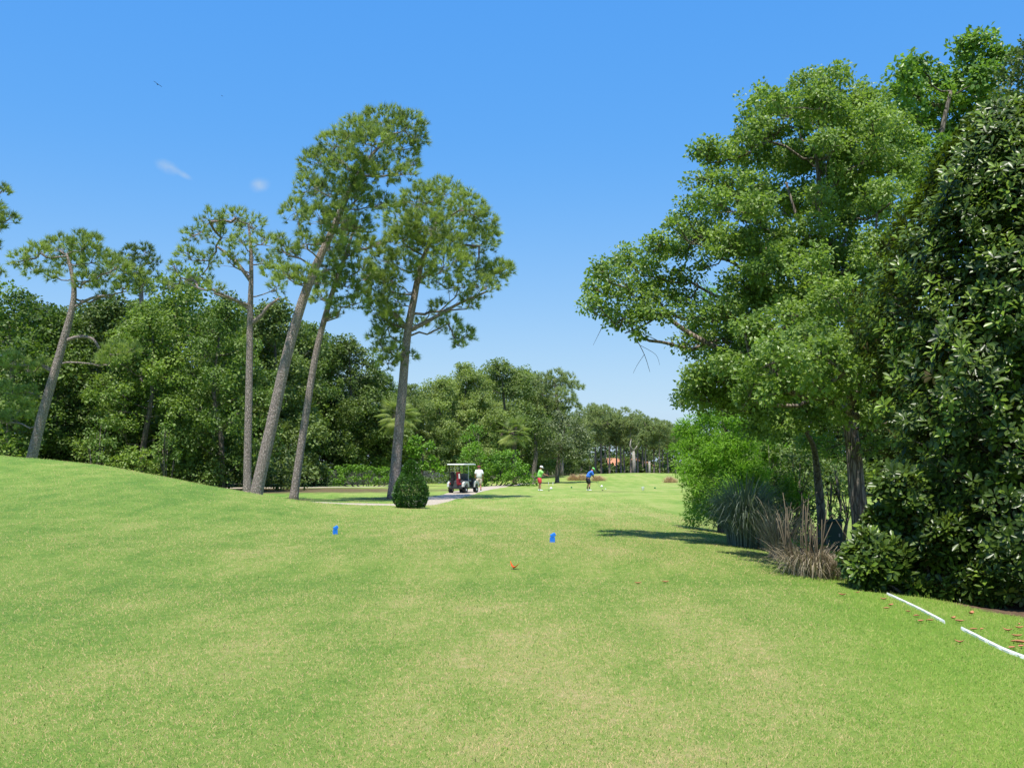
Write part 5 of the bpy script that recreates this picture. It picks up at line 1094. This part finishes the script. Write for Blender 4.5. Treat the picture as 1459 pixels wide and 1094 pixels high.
def club(label, a, bb, mat=None):
    o = thing('golf_club', label, 'golf club', bb, group='golf clubs in the golfers\' hands'); a = Vector(a) - Vector(bb); G = Geo(); G.tube([(0, 0, .02), a], [.006, .007], 6); G.build('shaft', M['metal'], o)
    G = Geo(); G.tube([a * .78, a * 1.03], [.012, .014], 6); G.build('grip', M['black'], o); G = Geo(); G.box((.03, 0, .03), (.12, .06, .055)); G.build('club_head', M['black'], o, False, bevel=.015)
def R2(rz, p): c, s = math.cos(rz), math.sin(rz); return Vector((p[0] * c - p[1] * s, p[0] * s + p[1] * c, p[2]))
# golfer in lime: facing right (world +x), slightly away
rz = -math.radians(82); b = gpt(768.5, 699.2)
pose = dict(pelvis=(0, 0, .95), waist=(0, .02, 1.10), chest=(0, .05, 1.33), neck=(0, .10, 1.50), head0=(0, .13, 1.57), head1=(0, .15, 1.65), head2=(0, .14, 1.73), look=(0, 1, -.35),
            lshoulder=(-.19, .06, 1.40), lelbow=(-.20, .30, 1.22), lwrist=(-.10, .50, 1.12), lhand=(-.06, .58, 1.09), rshoulder=(.19, .06, 1.40), relbow=(.22, .28, 1.20), rwrist=(.10, .52, 1.10), rhand=(.05, .60, 1.06),
            lhip=(-.10, 0, .90), lknee=(-.11, .05, .50), lankle=(-.12, -.02, .09), rhip=(.10, 0, .90), rknee=(.11, .06, .50), rankle=(.13, .06, .09))
person('person in a lime green shirt, red shorts and white cap holding a club out upright', b, rz, pose, dict(shirt=M['lime'], shorts=M['redcloth'], cap=M['whitecloth'], shoe=M['whitecloth'], sock=M['whitecloth'], sockh=.13))
h = b + R2(rz, (0, .64, 1.07)); club('golf club held upright in front of the golfer in lime', h, (h.x + .02, h.y, float(gz(h.x, h.y))))
# golfer in blue: bent over the ball
rz = -math.radians(75); b = gpt(838.6, 699)
pose = dict(pelvis=(0, -.06, .93), waist=(0, .02, 1.08), chest=(0, .15, 1.28), neck=(0, .27, 1.42), head0=(0, .32, 1.47), head1=(0, .36, 1.53), head2=(0, .37, 1.61), look=(0, .9, -1.0),
            lshoulder=(-.18, .20, 1.34), lelbow=(-.14, .36, 1.06), lwrist=(-.04, .50, .84), lhand=(-.01, .54, .77), rshoulder=(.19, .18, 1.33), relbow=(.17, .34, 1.05), rwrist=(.05, .50, .80), rhand=(.02, .55, .72),
            lhip=(-.11, -.06, .88), lknee=(-.15, .04, .49), lankle=(-.19, -.03, .09), rhip=(.11, -.06, .88), rknee=(.15, .05, .49), rankle=(.19, -.01, .09))
person('person in a blue shirt, black shorts and green cap bending over the ball to swing', b, rz, pose, dict(shirt=M['bluecloth'], shorts=M['blackcloth'], cap=M['greencap'], shoe=M['whitecloth'], sock=M['blackcloth'], sockh=.3))
h = b + R2(rz, (0, .56, .74)); e = b + R2(rz, (-.02, 1.05, 0)); club('golf club held low by the golfer in blue', h, (e.x, e.y, float(gz(e.x, e.y))))
# person standing beyond the cart
rz = math.radians(10); b = gpt(682.5, 701)
pose = dict(pelvis=(0, 0, .95), waist=(0, .01, 1.10), chest=(0, .01, 1.34), neck=(0, .03, 1.51), head0=(0, .05, 1.58), head1=(0, .06, 1.66), head2=(0, .05, 1.74), look=(-.2, 1, -.1),
            lshoulder=(-.19, 0, 1.42), lelbow=(-.25, -.02, 1.15), lwrist=(-.23, .16, .97), lhand=(-.22, .22, .92), rshoulder=(.19, 0, 1.42), relbow=(.25, -.03, 1.14), rwrist=(.26, .03, .90), rhand=(.26, .05, .82),
            lhip=(-.10, 0, .90), lknee=(-.11, .03, .50), lankle=(-.12, 0, .09), rhip=(.10, 0, .90), rknee=(.11, .02, .50), rankle=(.12, -.05, .09))
person('person in a white shirt, light shorts and maroon cap standing beside the golf cart', b, rz, pose, dict(shirt=M['whitecloth'], shorts=M['khaki'], cap=M['rustcap'], shoe=M['whitecloth'], sock=M['blackcloth'], sockh=.2))
